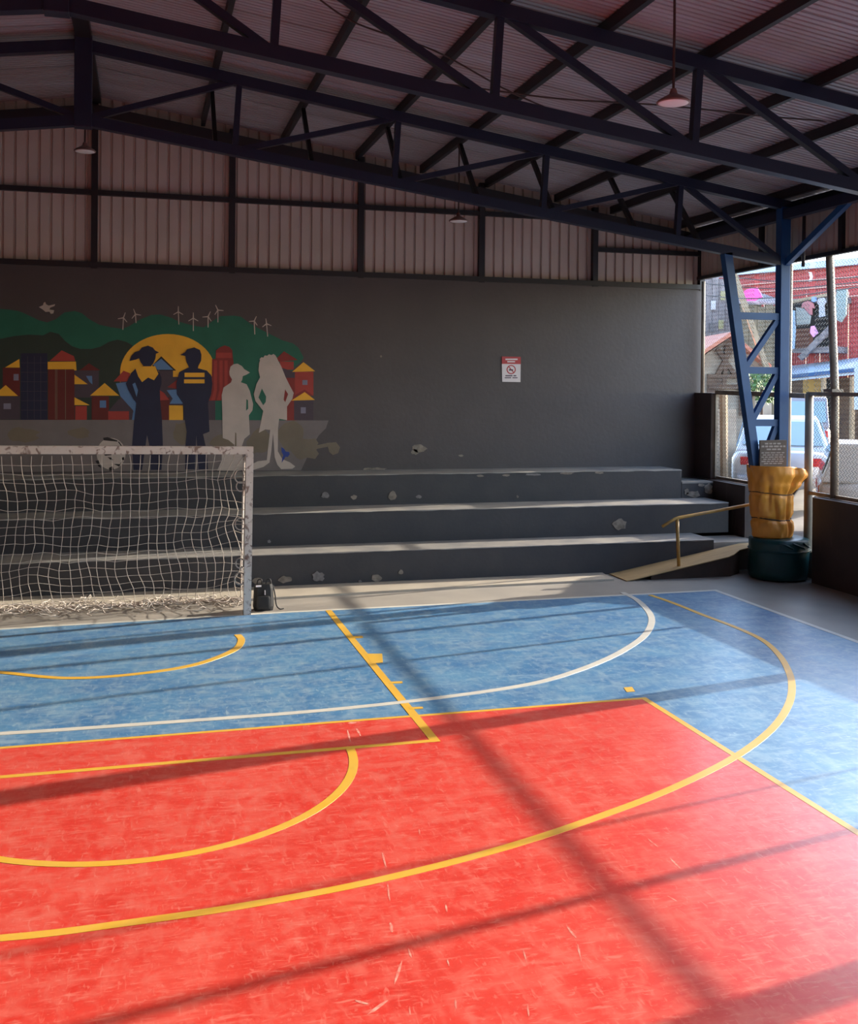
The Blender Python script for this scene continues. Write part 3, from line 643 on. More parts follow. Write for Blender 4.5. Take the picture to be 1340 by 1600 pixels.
for k in range(150):
    x = r_.uniform(GX0, GX1-0.05); y = GY+0.62+r_.gauss(0, 0.16); pts = []
    a = r_.uniform(-0.5, 0.5); 
    for q in range(6):
        pts.append(Vector((x, max(GY+0.14, min(y, 13.6)), 0.035+abs(r_.gauss(0, 0.028)))))
        a += r_.uniform(-0.9, 0.9); x += 0.075*math.cos(a); y += 0.06*math.sin(a)
    pts = [Vector((max(GX0, min(p.x, GX1)), p.y, p.z)) for p in pts]
    b.tube(smooth_curve(pts, 3), 0.0055, 4, False)
tag(b.build('net_heap', M_net, goal, smooth=True), 'net lying bunched on the ground', kind='stuff')

# ------------------------------------------------------------------ bag by the goal post
p0 = at(413, 956, 2, 0); bag = thing('sports_bag', (p0.x, p0.y+0.12, 0), 'small black bag standing on the floor beside the goal post', 'bag')
bx, by = p0.x, p0.y+0.12
def superbox(b, c, hx, hy, z0, z1, n=20, taper=0.9, rows=7, e=4):
    k0 = len(b.v)
    for r2 in range(rows):
        t = r2/(rows-1); z = z0+(z1-z0)*t; s = (1-(1-taper)*t)*(1-0.10*(1 if r2 in (0, rows-1) else 0))
        for j in range(n):
            a = 2*PI*j/n; ca, sa = math.cos(a), math.sin(a); f = (abs(ca)**e+abs(sa)**e)**(-1/e)
            b.v.append(Vector((c[0]+hx*s*f*ca, c[1]+hy*s*f*sa, z)))
    for r2 in range(rows-1):
        for j in range(n):
            a = k0+r2*n+j; q = k0+r2*n+(j+1) % n; b.f.append((a, q, q+n, a+n))
    b.f.append(tuple(k0+j for j in range(n))[::-1]); b.f.append(tuple(k0+(rows-1)*n+j for j in range(n)))
b = MB(); superbox(b, (bx, by), 0.125, 0.085, 0.0, 0.315, taper=0.88); b.build('bag_body', M_black, bag, smooth=False)
b = MB(); superbox(b, (bx-0.01, by-0.095), 0.085, 0.025, 0.03, 0.18); b.build('front_pocket', M_black, bag)
for dx in (-0.05, 0.055):
    MB().tube(smooth_curve([(bx+dx-0.03, by-0.03, 0.30), (bx+dx-0.02, by-0.03, 0.36), (bx+dx+0.02, by-0.03, 0.365), (bx+dx+0.03, by-0.03, 0.30)], 5), 0.008, 6).build('handle', M_black, bag, smooth=True)
MB().box((bx-0.10, by-0.093, 0.292), (bx-0.035, by-0.084, 0.312)).build('zip_tab', M_signw, bag)
MB().box((bx+0.002, by-0.123, 0.20), (bx+0.010, by-0.088, 0.25)).build('zip_pull', M_signw, bag)
MB().tube(smooth_curve([(bx+0.11, by-0.02, 0.29), (bx+0.135, by-0.03, 0.18), (bx+0.15, by-0.04, 0.06), (bx+0.19, by-0.05, 0.012), (bx+0.24, by-0.03, 0.010)], 5), 0.008, 6).build('strap', M_black, bag, smooth=True)

# ------------------------------------------------------------------ ramp and handrail
ramp = thing('wooden_ramp', (7.8, 13.58, 0), 'worn yellowish plywood ramp rising to the gate beside the steps', 'ramp')
def rz(x): return max(0.012, min(0.385, 0.012+(x-6.52)*0.178))
def rf(x): return 13.28+0.21*max(0, min(1, (x-8.15)/0.25))
b = MB(); xs = [6.50+0.1*k for k in range(26)]
for i in range(len(xs)-1):
    x0, x1 = xs[i], xs[i+1]; f0 = rf(x0); f1 = rf(x1)
    t0, t1 = rz(x0), rz(x1)
    b.add([(x0, f0, t0), (x1, f1, t1), (x1, 13.84, t1), (x0, 13.84, t0), (x0, f0, t0-0.012), (x1, f1, t1-0.012), (x1, 13.84, t1-0.012), (x0, 13.84, t0-0.012)],
          [(0,1,2,3), (7,6,5,4), (0,4,5,1), (2,6,7,3)]+([(0,3,7,4)] if i == 0 else [])+([(1,5,6,2)] if i == len(xs)-2 else []))
b.build('ramp_deck', M_wood, ramp)
MB().prism([(6.9, 13.32, 0.0), (8.15, 13.32, 0.0), (8.15, 13.32, rz(8.15)-0.014), (6.9, 13.32, rz(6.9)-0.014)], (0, 0.03, 0)).build('ramp_side', M_woodd, ramp)
MB().prism([(6.9, 13.78, 0.0), (8.98, 13.78, 0.0), (8.98, 13.78, 0.34), (8.7, 13.78, 0.34), (6.9, 13.78, rz(6.9)-0.014)], (0, 0.03, 0)).build('ramp_side', M_woodd, ramp)
MB().prism([(8.15, 13.32, 0.0), (8.42, 13.53, 0.0), (8.42, 13.53, rz(8.42)-0.014), (8.15, 13.32, rz(8.15)-0.014)], (-0.02, 0.03, 0)).build('ramp_side', M_woodd, ramp)
hr = thing('handrail', (7.36, 13.40, 0.1), 'bent yellow pipe handrail standing on the plywood ramp', 'handrail')
MB().tube([(7.37, 13.40, rz(7.37)), (7.335, 13.40, 0.835)], 0.024, 10).build('rail_post', M_rail, hr, smooth=True)
MB().tube([(7.10, 13.39, 0.735), (7.30, 13.40, 0.835), (7.36, 13.40, 0.852), (7.92, 13.40, 0.93), (8.54, 13.40, 1.02), (8.98, 13.40, 1.08)], 0.022, 10).build('top_pipe', M_rail, hr, smooth=True)

# ------------------------------------------------------------------ drum, padding, board at the column foot
CXc, CYc = XR-0.02, 13.05
drum = thing('green_drum', (CXc, CYc, 0), 'dark teal plastic covered drum around the column foot', 'drum')
def wob(a, z): return 0.010*math.sin(5*a+9*z)+0.007*math.sin(11*a-14*z)
prof = [(0.36, 0.016), (0.395, 0.03), (0.405, 0.12), (0.41, 0.30), (0.41, 0.40), (0.418, 0.42), (0.412, 0.44), (0.415, 0.52), (0.405, 0.575), (0.36, 0.59), (0.20, 0.592)]
MB().lathe(prof, (CXc, CYc, 0), 40, wob).build('drum_body', M_teal, drum, smooth=True)
MB().lathe([(0.412, 0.405), (0.426, 0.412), (0.426, 0.428), (0.412, 0.436)], (CXc, CYc, 0), 40, wob).build('tie_band', M_teal, drum, smooth=True)
for k in range(5):
    a = -2.2+0.5*k
    MB().tube(smooth_curve([(CXc+0.40*math.cos(a), CYc+0.40*math.sin(a), 0.55), (CXc+0.417*math.cos(a+0.25), CYc+0.417*math.sin(a+0.25), 0.53-0.02*k), (CXc+0.418*math.cos(a+0.55), CYc+0.418*math.sin(a+0.55), 0.47)], 5), [0.004]+[0.016]*9+[0.004], 6).build('cover_fold', M_teal, drum, smooth=True)
pad = thing('column_padding', (CXc, CYc, 0.59), 'creased orange vinyl padding wrapped around the column above the drum', 'padding')
def interp(t, T):
    for (t0, v0), (t1, v1) in zip(T, T[1:]):
        if t <= t1: k = (t-t0)/(t1-t0); k = k*k*(3-2*k); return v0+(v1-v0)*k
    return T[-1][1]
def padr(a, z):                                            # outline of the wrapped mat: spilling wide at the top right, pinched at the strap
    t = (z-0.59)/1.02
    lr = 0.300+0.085*t
    rr = interp(t, [(0, 0.27), (0.10, 0.30), (0.20, 0.285), (0.26, 0.225), (0.34, 0.25), (0.52, 0.27), (0.60, 0.275), (0.75, 0.38), (0.90, 0.475), (1.0, 0.45)])
    k = 0.5+0.5*math.cos(a); r = lr+(rr-lr)*k
    r -= 0.028*math.exp(-((t-0.26)/0.03)**2)*(1-k)+0.010*math.exp(-((t-0.60)/0.02)**2)
    q = Vector((math.cos(a)*1.6, math.sin(a)*1.6, t*2.2))
    r += 0.030*noise.noise(q*1.6)+0.016*noise.noise(q*4.0+Vector((3, 1, 7)))
    for a0, sl, dp, t0, t1 in ((-1.35, 0.35, 0.045, 0.28, 1.0), (-0.95, 0.9, 0.050, 0.5, 1.0), (-1.8, -0.5, 0.030, 0.1, 0.7), (-1.15, -0.2, 0.035, 0.0, 0.5), (-0.6, 0.3, 0.035, 0.25, 0.6), (-2.3, 0.2, 0.025, 0.3, 0.9)):
        if t0 < t < t1:
            d_ = math.atan2(math.sin(a-a0-sl*(t-t0)), math.cos(a-a0-sl*(t-t0))); e = math.sin(PI*(t-t0)/(t1-t0)) if t1 < 1 else min(1, (t-t0)*3)
            r -= 1.5*dp*math.exp(-(d_/0.08)**2)*e; r += dp*0.5*math.exp(-((d_-0.22)/0.12)**2)*e
    return r
b = MB(); n = 96; rows = 56; k0 = 0
for j in range(rows+1):
    t = j/rows
    for i in range(n):
        a = 2*PI*i/n; z = 0.595+1.02*t-(0.06*max(0, math.cos(a-0.1))*t**6)
        r = padr(a, 0.59+1.02*t)
        if j == 0: r *= 0.96
        b.v.append(Vector((CXc-0.09+0.0*t+r*math.cos(a), CYc+r*0.80*math.sin(a), z)))
for j in range(rows):
    for i in range(n):
        a = j*n+i; c = j*n+(i+1) % n; b.f.append((a, c, c+n, a+n))
kt = len(b.v)
for i in range(n):
    a = 2*PI*i/n; r = padr(a, 1.61)-0.05
    b.v.append(Vector((CXc-0.09+r*math.cos(a), CYc+r*0.8*math.sin(a), b.v[rows*n+i].z-0.01)))
for i in range(n): a = rows*n+i; c = rows*n+(i+1) % n; b.f.append((a, c, kt+(i+1) % n, kt+i))
b.f.append(tuple(range(kt, kt+n)))
b.f.append(tuple(range(n))[::-1])
b.build('padding_body', M_orange, pad, smooth=True)
M_strap = mat('dark_strap', (0.045, 0.022, 0.012), 0.7)
for tz, wd_ in ((0.26, 0.012), (0.62, 0.007)):
    zz = 0.595+1.02*tz
    MB().tube([Vector((CXc-0.09+(padr(2*PI*k/48, 0.59+1.02*tz)+0.004)*math.cos(2*PI*k/48), CYc+(padr(2*PI*k/48, 0.59+1.02*tz)+0.004)*0.8*math.sin(2*PI*k/48), zz+0.02*math.sin(2*PI*k/48*2+1))) for k in range(49)], wd_, 6, False).build('strap', M_strap, pad, smooth=True)
MB().prism([Vector((CXc-0.09+(padr(a, zz)+0.003)*math.cos(a), CYc+(padr(a, zz)+0.003)*0.8*math.sin(a), zz)) for a, zz in ((-0.42, 1.42), (-0.30, 1.46), (-0.62, 1.20), (-0.74, 1.22))], (0.004, -0.010, 0)).build('tear', M_strap, pad)
brd = thing('notice_board', (8.56, 12.93, 1.55), 'small brown notice board with faded lettering behind the orange padding', 'sign')
MB().box((8.345, 12.915, 1.50), (8.775, 12.94, 1.975)).build('board_panel', M_board, brd, bevel=0.004)
for z0, x0, x1, h in ((1.915, 8.42, 8.70, 0.022), (1.875, 8.37, 8.75, 0.024), (1.835, 8.45, 8.68, 0.022), (1.79, 8.37, 8.75, 0.014), (1.76, 8.39, 8.73, 0.014), (1.73, 8.37, 8.74, 0.014), (1.70, 8.40, 8.72, 0.014), (1.67, 8.37, 8.74, 0.014), (1.64, 8.41, 8.70, 0.014)):
    x = x0; rr = random.Random(int(z0*1000))
    while x < x1-0.02:
        l = rr.uniform(0.03, 0.08); MB().box((x, 12.912, z0), (min(x+l, x1), 12.916, z0+h)).build('print_line', M_boardt, brd); x += l+0.015

# ------------------------------------------------------------------ pendant lamps and cables
def lamp(x, y, z, ztop, label):
    t = thing('pendant_lamp', (x, y, z), label, 'lamp')
    MB().lathe([(0.132, 0.0), (0.135, 0.008), (0.118, 0.025), (0.075, 0.05), (0.035, 0.072), (0.026, 0.10), (0.022, 0.115), (0.008, 0.12)], (x, y, z), 28).build('lamp_shade', M_lampm, t, smooth=True)
    MB().lathe([(0.03, -0.010), (0.10, -0.006), (0.126, 0.002), (0.120, 0.010)], (x, y, z), 28).build('diffuser', M_lampi, t, smooth=True)
    MB().tube([(x, y, z+0.118), (x+0.003, y, (z+ztop)/2), (x, y, ztop)], 0.011, 6).build('cord', M_cord, t)
lamp(4.06, 7.55, 4.965, roofz(4.06)-0.01, 'white faced pendant lamp on a long cord near the top right')
lamp(4.19, 13.86, 4.97, roofz(4.19)-0.01, 'small dark pendant lamp hanging before the cladding, middle of the picture')
lamp(-0.72, 13.85, 5.60, roofz(-0.72)-0.15, 'small pendant lamp under the ridge at the left')
def cable(pts, r, label):
    tag(MB().tube(smooth_curve(pts, 8), r, 6).build('electric_cable', M_cord), label, 'cable')
cable([at(500, 0, 1, 9.3), at(560, 38, 1, 9.4), at(680, 80, 1, 9.5), at(800, 145, 1, 9.6), at(930, 200, 1, 9.7)], 0.008, 'dark cable running down behind the front truss diagonals')
cable([at(560, 120, 1, 10.2), at(700, 132, 1, 10.2), at(870, 154, 1, 10.2), at(1040, 165, 1, 10.2), at(1200, 182, 1, 10.2), at(1340, 193, 1, 10.2)], 0.009, 'dark cable slung level across the right roof bays')
hp = at(1257, 330, 0, 8.9)
tag(MB().tube([(8.9, 12.75, 5.36), (8.9, 12.765, 4.41)], 0.024, 8).build('hanging_pipe', M_purlin, smooth=True), 'short dark pipe hanging from the eave right of the blue column', 'pipe')

# ------------------------------------------------------------------ the street outside
M_street = mat('sunlit_street', (0.30, 0.28, 0.26), 0.85, col2=(0.20, 0.18, 0.165), scale=1.2, amt=0.9, bump=0.2, bscale=12)
M_redb = mat('red_sheet_wall', (0.46, 0.060, 0.060), 0.5, col2=(0.38, 0.055, 0.06), scale=1.5, amt=0.8)
M_sky_b = mat('pale_blue_sheet', (0.46, 0.55, 0.66), 0.45, col2=(0.36, 0.46, 0.58), scale=2, amt=0.7)
M_greyw = mat('grey_board_wall', (0.26, 0.23, 0.24), 0.8, col2=(0.14, 0.12, 0.13), scale=5, amt=0.9, stretch=(2, 2, 0.5))
M_brown = mat('brown_board_wall', (0.13, 0.075, 0.045), 0.8, col2=(0.07, 0.04, 0.028), scale=4, amt=0.9)
M_beige = mat('sunny_plaster', (0.40, 0.33, 0.25), 0.85, col2=(0.28, 0.22, 0.17), scale=3, amt=0.9)
M_orroof = mat('orange_sheet_roof', (0.56, 0.20, 0.12), 0.6, col2=(0.46, 0.14, 0.09), scale=3, amt=0.8)
M_darkin = mat('interior_shade', (0.020, 0.015, 0.014), 0.8)  # near-black colour stands in for the shade inside openings
M_ochre = mat('ochre_panel', (0.42, 0.25, 0.07), 0.7)
M_timber = mat('pale_timber', (0.36, 0.27, 0.18), 0.75, col2=(0.25, 0.18, 0.11), scale=5, amt=0.8)
M_leaf = mat('leaf_green', (0.10, 0.19, 0.035), 0.6, col2=(0.05, 0.11, 0.02), scale=6, amt=0.9)
M_carb = mat('pale_blue_car_paint', (0.50, 0.56, 0.66), 0.28, spec=0.6)
M_carw = mat('white_car_paint', (0.44, 0.40, 0.36), 0.3, spec=0.6)
M_carg = mat('silver_car_paint', (0.26, 0.24, 0.28), 0.3, spec=0.6)
M_glass = mat('car_glass_sky_tint', (0.22, 0.33, 0.40), 0.08, spec=0.9)  # reflected sky put into the glass colour
M_tyre = mat('tyre_rubber', (0.015, 0.014, 0.014), 0.85)
M_tail = mat('tail_light_red', (0.48, 0.020, 0.030), 0.25)
M_trim = mat('dark_car_trim', (0.03, 0.03, 0.034), 0.5)
def sz(x, y): return 0.36+min(0.55, 0.07*max(0, x-9.6)+0.075*max(0, y-13.0))
b = MB(); gx = [9.2, 9.6]+[9.6+1.2*k for k in range(1, 12)]+[30, 60, 110]; gy = [-25, -5, 5, 10, 12, 13]+[13+1.5*k for k in range(1, 12)]+[40, 70, 120]
for i, x in enumerate(gx):
    for j, yv in enumerate(gy): b.v.append(Vector((x, yv, sz(x, yv))))
for i in range(len(gx)-1):
    for j in range(len(gy)-1): a = i*len(gy)+j; q = a+len(gy); b.f.append((a, q, q+1, a+1))
tag(b.build('ground', M_street, origin=(9.2, 0, 0)), kind='structure')
b = MB().box((-60, 16.3, -0.4), (9.2, 120, 0.3)).box((-60, -60, -0.4), (-14, 16.3, 0.2)).box((-14, -60, -0.4), (110, -12, -0.02))
tag(b.build('ground', M_street, origin=(0, 16, 0)), kind='structure')

# red sheet metal house
vR = Vector((0.415, -0.910, 0)).normalized(); vN = Vector((-0.910, -0.415, 0)).normalized()
FA = deep(1240, 605, 32.0)
def fac(x, y, off=0.0):
    d = ray(x, y); o_ = FA+vN*off; return CAM+d*((o_-CAM).dot(vN)/d.dot(vN))
rb = thing('red_house', (FA.x, FA.y, 0.9), 'red sheet metal house across the street with pale blue roof edge', 'building')
xs = [1104+22*k for k in range(13)]
for k in range(len(xs)-1):
    P = [fac(xs[k], 600), fac(xs[k+1], 600)]
    zt0, zt1 = fac(xs[k], 430-0.085*(xs[k]-1160)).z, fac(xs[k+1], 430-0.085*(xs[k+1]-1160)).z
    d = P[1]-P[0]; d.z = 0; pr = []; n = 6; vs = []; fs = []
    for i in range(n*4+1):
        t = i/(n*4); dep = 0.02 if (i % 4) in (1, 2) else 0.0
        p = P[0]+d*(0.004+0.992*t)+vN*dep
        vs += [(p.x, p.y, 0.9), (p.x, p.y, zt0+(zt1-zt0)*t)]
    for i in range(n*4): fs.append((2*i, 2*i+2, 2*i+3, 2*i+1))
    MB().add(vs, fs).build('wall_sheet', M_redb, rb)
pa, pb_ = fac(1104, 430-0.085*(1104-1160)), fac(1368, 430-0.085*(1368-1160))
MB().bar(pa+vN*0.1+Vector((0, 0, 0.10)), pb_+vN*0.1+Vector((0, 0, 0.10)), 0.3, 0.20).build('roof_edge', M_sky_b, rb)
q0, q1 = pa+Vector((0, 0, 0.18)), pb_+Vector((0, 0, 0.18)); dn = -vN*4.0+Vector((0, 0, -0.5))
MB().prism([q0, q1, q1+dn, q0+dn], (0, 0, -0.05)).build('roof', M_sky_b, rb)
for yv in (440, 453, 470):
    MB().bar(fac(1150, yv+6, 0.06), fac(1366, yv-10, 0.06), 0.03, 0.03).build('wall_batten', mat('pale_batten', (0.62, 0.34, 0.28), 0.7) if yv == 440 else MATS['pale_batten'], rb)
# lower pale blue porch roof and porch
pc = thing('porch', (fac(1290, 640, 1.2).x, fac(1290, 640, 1.2).y, 0.9), 'porch with pale blue sheet roof and ochre panel below the red house', 'porch')
r0, r1 = fac(1228, 575, 0.1), fac(1368, 558, 0.1); e0, e1 = fac(1222, 588, 1.9), fac(1368, 573, 1.9)
MB().prism([r0, r1, e1, e0], (0, 0, 0.05)).build('porch_roof', M_sky_b, pc)
MB().bar(e0+Vector((0, 0, -0.03)), e1+Vector((0, 0, -0.03)), 0.06, 0.10).build('gutter', M_steelb, pc)
MB().bar(e0+Vector((0, 0, -0.12))-vN*0.05, e1+Vector((0, 0, -0.12))-vN*0.05, 0.05, 0.07).build('eave_board', M_sky_b, pc)
def fpan(name, x0, x1, y0, y1, off, m_, par, th=0.06):
    return MB().prism([fac(x0, y0, off), fac(x1, y0-0.07*(x1-x0), off), fac(x1, y1, off), fac(x0, y1, off)], -vN*th).build(name, m_, par)
fpan('porch_wall', 1226, 1254, 594, 690, 0.25, M_brown, pc); fpan('ochre_panel', 1254, 1284, 594, 690, 0.3, M_ochre, pc)
fpan('doorway_shade_panel', 1284, 1297, 592, 690, 0.2, M_darkin, pc); fpan('porch_wall', 1297, 1368, 592, 690, 0.25, M_brown, pc)  # the doorway is a flat panel coloured as shade
for x in (1229, 1286, 1331, 1362):
    p = fac(x, 640, 1.75); MB().bar((p.x, p.y, 0.9), (p.x, p.y, fac(x, 588, 1.8).z), 0.10, 0.10).build('porch_post', M_timber, pc)
fpan('side_panel', 1334, 1366, 566, 640, 1.95, M_sky_b, pc)
# balcony of the red house with washing
bal = thing('balcony', (fac(1268, 548, 0.8).x, fac(1268, 548, 0.8).y, fac(1268, 548, 0.8).z), 'open timber balcony full of washing on the red house', 'balcony')
fpan('shade_back_panel', 1230, 1304, 472, 548, 0.10, M_darkin, bal)  # flat panel coloured as the shade of the recess
fpan('balcony_roof', 1228, 1306, 468, 472, 0.9, M_greyw, bal, 0.85)
MB().bar(fac(1228, 474, 0.95), fac(1304, 458, 0.95), 0.08, 0.09).build('roof_beam', M_timber, bal)
fpan('balcony_floor', 1228, 1300, 546, 551, 0.9, M_greyw, bal, 0.85)
fpan('brick_panel', 1243, 1268, 514, 547, 0.75, mat('brick_brown', (0.20, 0.085, 0.055), 0.85, col2=(0.12, 0.05, 0.035), scale=12, amt=0.9), bal)
MB().bar(fac(1250, 560, 1.0), fac(1298, 512, 1.0), 0.10, 0.16).build('stair_string', M_greyw, bal)
for y0 in (496, 499): MB().bar(fac(1265, y0, 0.92), fac(1300, y0-3, 0.92), 0.03, 0.03).build('balcony_rail', M_trim, bal)
gp = MB()
P = [fac(1306, 452, 1.0), fac(1322, 451, 1.0), fac(1320, 492, 1.0), fac(1312, 503, 1.0), fac(1304, 498, 1.0)]
tag(MB().prism(P, -vN*0.10).build('hanging_tarp', mat('grey_green_tarp', (0.23, 0.29, 0.29), 0.6, bump=0.5, bscale=6)), 'grey green tarpaulin hanging from the red house wall', 'tarpaulin')
def cloth(name, pts, off, col, label, cat):
    mm = mat(name+'_cloth_'+str(len(MATS)), col, 0.85, bump=0.4, bscale=8)
    tag(MB().prism([fac(x, y, off) for x, y in pts], -vN*0.04).build(name, mm), label, cat)
cloth('hanging_shirt', [(1255,472),(1262,470),(1270,474),(1272,482),(1268,481),(1268,492),(1258,491),(1256,480),(1252,482),(1252,475)], 1.05, (0.42, 0.16, 0.17), 'dusty pink shirt drying on the balcony', 'shirt')
cloth('hanging_shirt', [(1278,466),(1287,465),(1290,472),(1287,476),(1288,494),(1279,496),(1279,477),(1276,473)], 1.05, (0.42, 0.42, 0.46), 'pale grey shirt drying on the balcony beside the pole', 'shirt')
cloth('hanging_sheet', [(1232,486),(1241,485),(1242,515),(1240,545),(1233,546)], 1.1, (0.40, 0.52, 0.68), 'long pale blue sheet hanging beside the blue column', 'sheet')
cloth('hanging_towel', [(1243,480),(1254,482),(1266,494),(1264,506),(1244,508)], 1.1, (0.30, 0.31, 0.30), 'grey towel drying low on the balcony', 'towel')
cloth('hanging_garment', [(1268,464),(1274,464),(1275,470),(1271,472),(1267,470)], 1.1, (0.22, 0.30, 0.62), 'little blue garment under the balcony roof', 'garment')
cloth('hanging_scarf', [(1266,510),(1271,509),(1277,520),(1270,527),(1265,520)], 1.15, (0.72, 0.34, 0.62), 'pink cloth hung cornerwise on the balcony', 'cloth')
cloth('pink_tarp', [(1158,458),(1166,452),(1182,449),(1186,455),(1190,464),(1178,470),(1164,470)], 3.6, (0.86, 0.10, 0.36), 'bright pink tarpaulin on the wall between the column legs', 'tarpaulin')
cloth('hanging_hook', [(1262,425),(1267,425),(1269,432),(1267,440),(1262,440),(1265,433)], 0.3, (0.70, 0.52, 0.48), 'small pale cloth pinned high on the red wall', 'cloth')
# grey shacks and small brown house to the left
def shack(x0, x1, y0, y1, d, m_, roof_m, label, boards=5, gable=None, roof_over=4):
    a, c = deep(x0, 605, d), deep(x1, 605, d); ztop = deep((x0+x1)/2, y0, d).z; zbot = 0.6
    t = thing('shack', ((a.x+c.x)/2, (a.y+c.y)/2, zbot), label, 'building')
    u = Vector((c.x-a.x, c.y-a.y, 0)); back = Vector((Fv.x, Fv.y, 0))*2.5
    for k in range(boards):
        p, q = a+u*(k/boards+0.004), a+u*((k+1)/boards-0.004); jz = 0.03*((k*7) % 3)
        MB().prism([(p.x, p.y, zbot), (q.x, q.y, zbot), (q.x, q.y, ztop-jz), (p.x, p.y, ztop-jz)], Vector((Fv.x, Fv.y, 0))*0.08).build('wall_board', m_, t)
    MB().prism([(a.x, a.y, ztop), (c.x, c.y, ztop), (c.x+back.x, c.y+back.y, ztop+0.5), (a.x+back.x, a.y+back.y, ztop+0.5)], (0, 0, 0.05)).build('roof', roof_m, t)
    MB().prism([(a.x+back.x, a.y+back.y, zbot), (c.x+back.x, c.y+back.y, zbot), (c.x+back.x, c.y+back.y, ztop+0.45), (a.x+back.x, a.y+back.y, ztop+0.45)], Vector((Fv.x, Fv.y, 0))*0.08).build('rear_wall', m_, t)
    return t, a, c, ztop
t, a, c, zt = shack(1080, 1152, 434, 600, 30.0, M_greyw, M_greyw, 'tall grey board shack right of the dark wall end', 7)
for x, yv in ((1110, 470), (1125, 455), (1122, 500), (1108, 505)):
    p = deep(x, yv, 29.95); q = deep(x+7, yv+14, 29.95)
    MB().prism([(p.x, p.y, p.z), (q.x, q.y, p.z), (q.x, q.y, q.z), (p.x, p.y, q.z)], Vector((-Fv.x, -Fv.y, 0))*0.05).build('window', mat('shack_window_'+str(x), random.choice([(0.5, 0.48, 0.52), (0.10, 0.09, 0.1), (0.30, 0.27, 0.14)]), 0.5), t)
shack(1156, 1232, 476, 600, 29.0, mat('olive_board', (0.16, 0.13, 0.085), 0.8, col2=(0.09, 0.075, 0.05), scale=5, amt=0.9), M_greyw, 'olive brown shack seen between the legs of the blue column', 6)
# gabled brown house
HD = 25.0
h = thing('gabled_house', (deep(1125, 605, HD).x, deep(1125, 605, HD).y, 0.8), 'small timber framed house with orange roof edge near the wall end', 'building')
def hp_(x, y, d=HD): return deep(x, y, d)
fv = Vector((Fv.x, Fv.y, 0))
MB().prism([hp_(1076, 572), hp_(1142, 526), hp_(1205, 580), hp_(1205, 700), hp_(1076, 700)], fv*2.0).build('gable_wall', M_beige, h)
for (x0, y0, x1, y1) in ((1142, 528, 1076, 572), (1142, 528, 1205, 580)):
    n_ = Vector((0, 0, 0.10)); A_, B_ = hp_(x0, y0-3, HD-0.4), hp_(x1, y1-3, HD-0.4)
    MB().prism([A_, B_, B_+fv*2.8, A_+fv*2.8], n_).build('roof_slope', M_orroof, h)
for (x0, y0, x1, y1) in ((1120, 545, 1150, 590), (1118, 590, 1142, 545), (1135, 540, 1130, 605), (1105, 588, 1190, 588), (1106, 604, 1190, 604), (1158, 560, 1158, 650)):
    MB().bar(hp_(x0, y0, HD-0.06), hp_(x1, y1, HD-0.06), 0.10, 0.10).build('timber_beam', M_brown, h)
MB().prism([hp_(1104, 592, HD-0.05), hp_(1130, 592, HD-0.05), hp_(1130, 640, HD-0.05), hp_(1104, 640, HD-0.05)], -fv*0.04).build('shutter', M_brown, h)
# yard wall behind the first fence panel and planks
tag(MB().prism([deep(1095, 640, 21), deep(1150, 640, 21), deep(1150, 800, 21), deep(1095, 800, 21)], fv*0.2).build('yard_wall', M_beige), 'sunlit beige yard wall behind the fence panel at the wall end', 'wall')
tag(MB().tube([deep(1130, 615, 17.6), deep(1131, 800, 17.6)], 0.07, 8).build('timber_stake', M_timber), 'rough timber stake behind the mesh left of the blue column', 'post')
tag(MB().bar(deep(1145, 425, 24.6), deep(1201, 586, 24.6), 0.12, 0.12).build('leaning_pole', M_timber), 'pale timber pole leaning diagonally between the legs of the blue column', 'pole')
# shrub
sh = thing('shrub', deep(1192, 628, 22), 'bright green shrub low between the legs of the blue column', 'shrub'); sh.location.z = 0.7
b = MB(); r_ = random.Random(11); cpt = deep(1190, 605, 22)
for k in range(420):
    a, e = r_.uniform(0, 2*PI), r_.uniform(-1.2, 1.4); rr = 0.42*r_.uniform(0.5, 1)
    p = cpt+Vector((math.cos(a)*math.cos(e)*rr, math.sin(a)*math.cos(e)*rr, math.sin(e)*rr*0.9)); s_ = r_.uniform(0.05, 0.10)
    u = Vector((r_.gauss(0, 1), r_.gauss(0, 1), r_.gauss(0, 1))).normalized(); q = u.orthogonal().normalized()
    b.add([p-u*s_, p+q*s_*0.45, p+u*s_, p-q*s_*0.45], [(0, 1, 2, 3)])
o = b.build('foliage', M_leaf, sh); o['kind'] = 'stuff'
MB().tube([(cpt.x, cpt.y, 0.7), (cpt.x, cpt.y, cpt.z)], 0.03, 6).build('stem', M_woodd, sh)
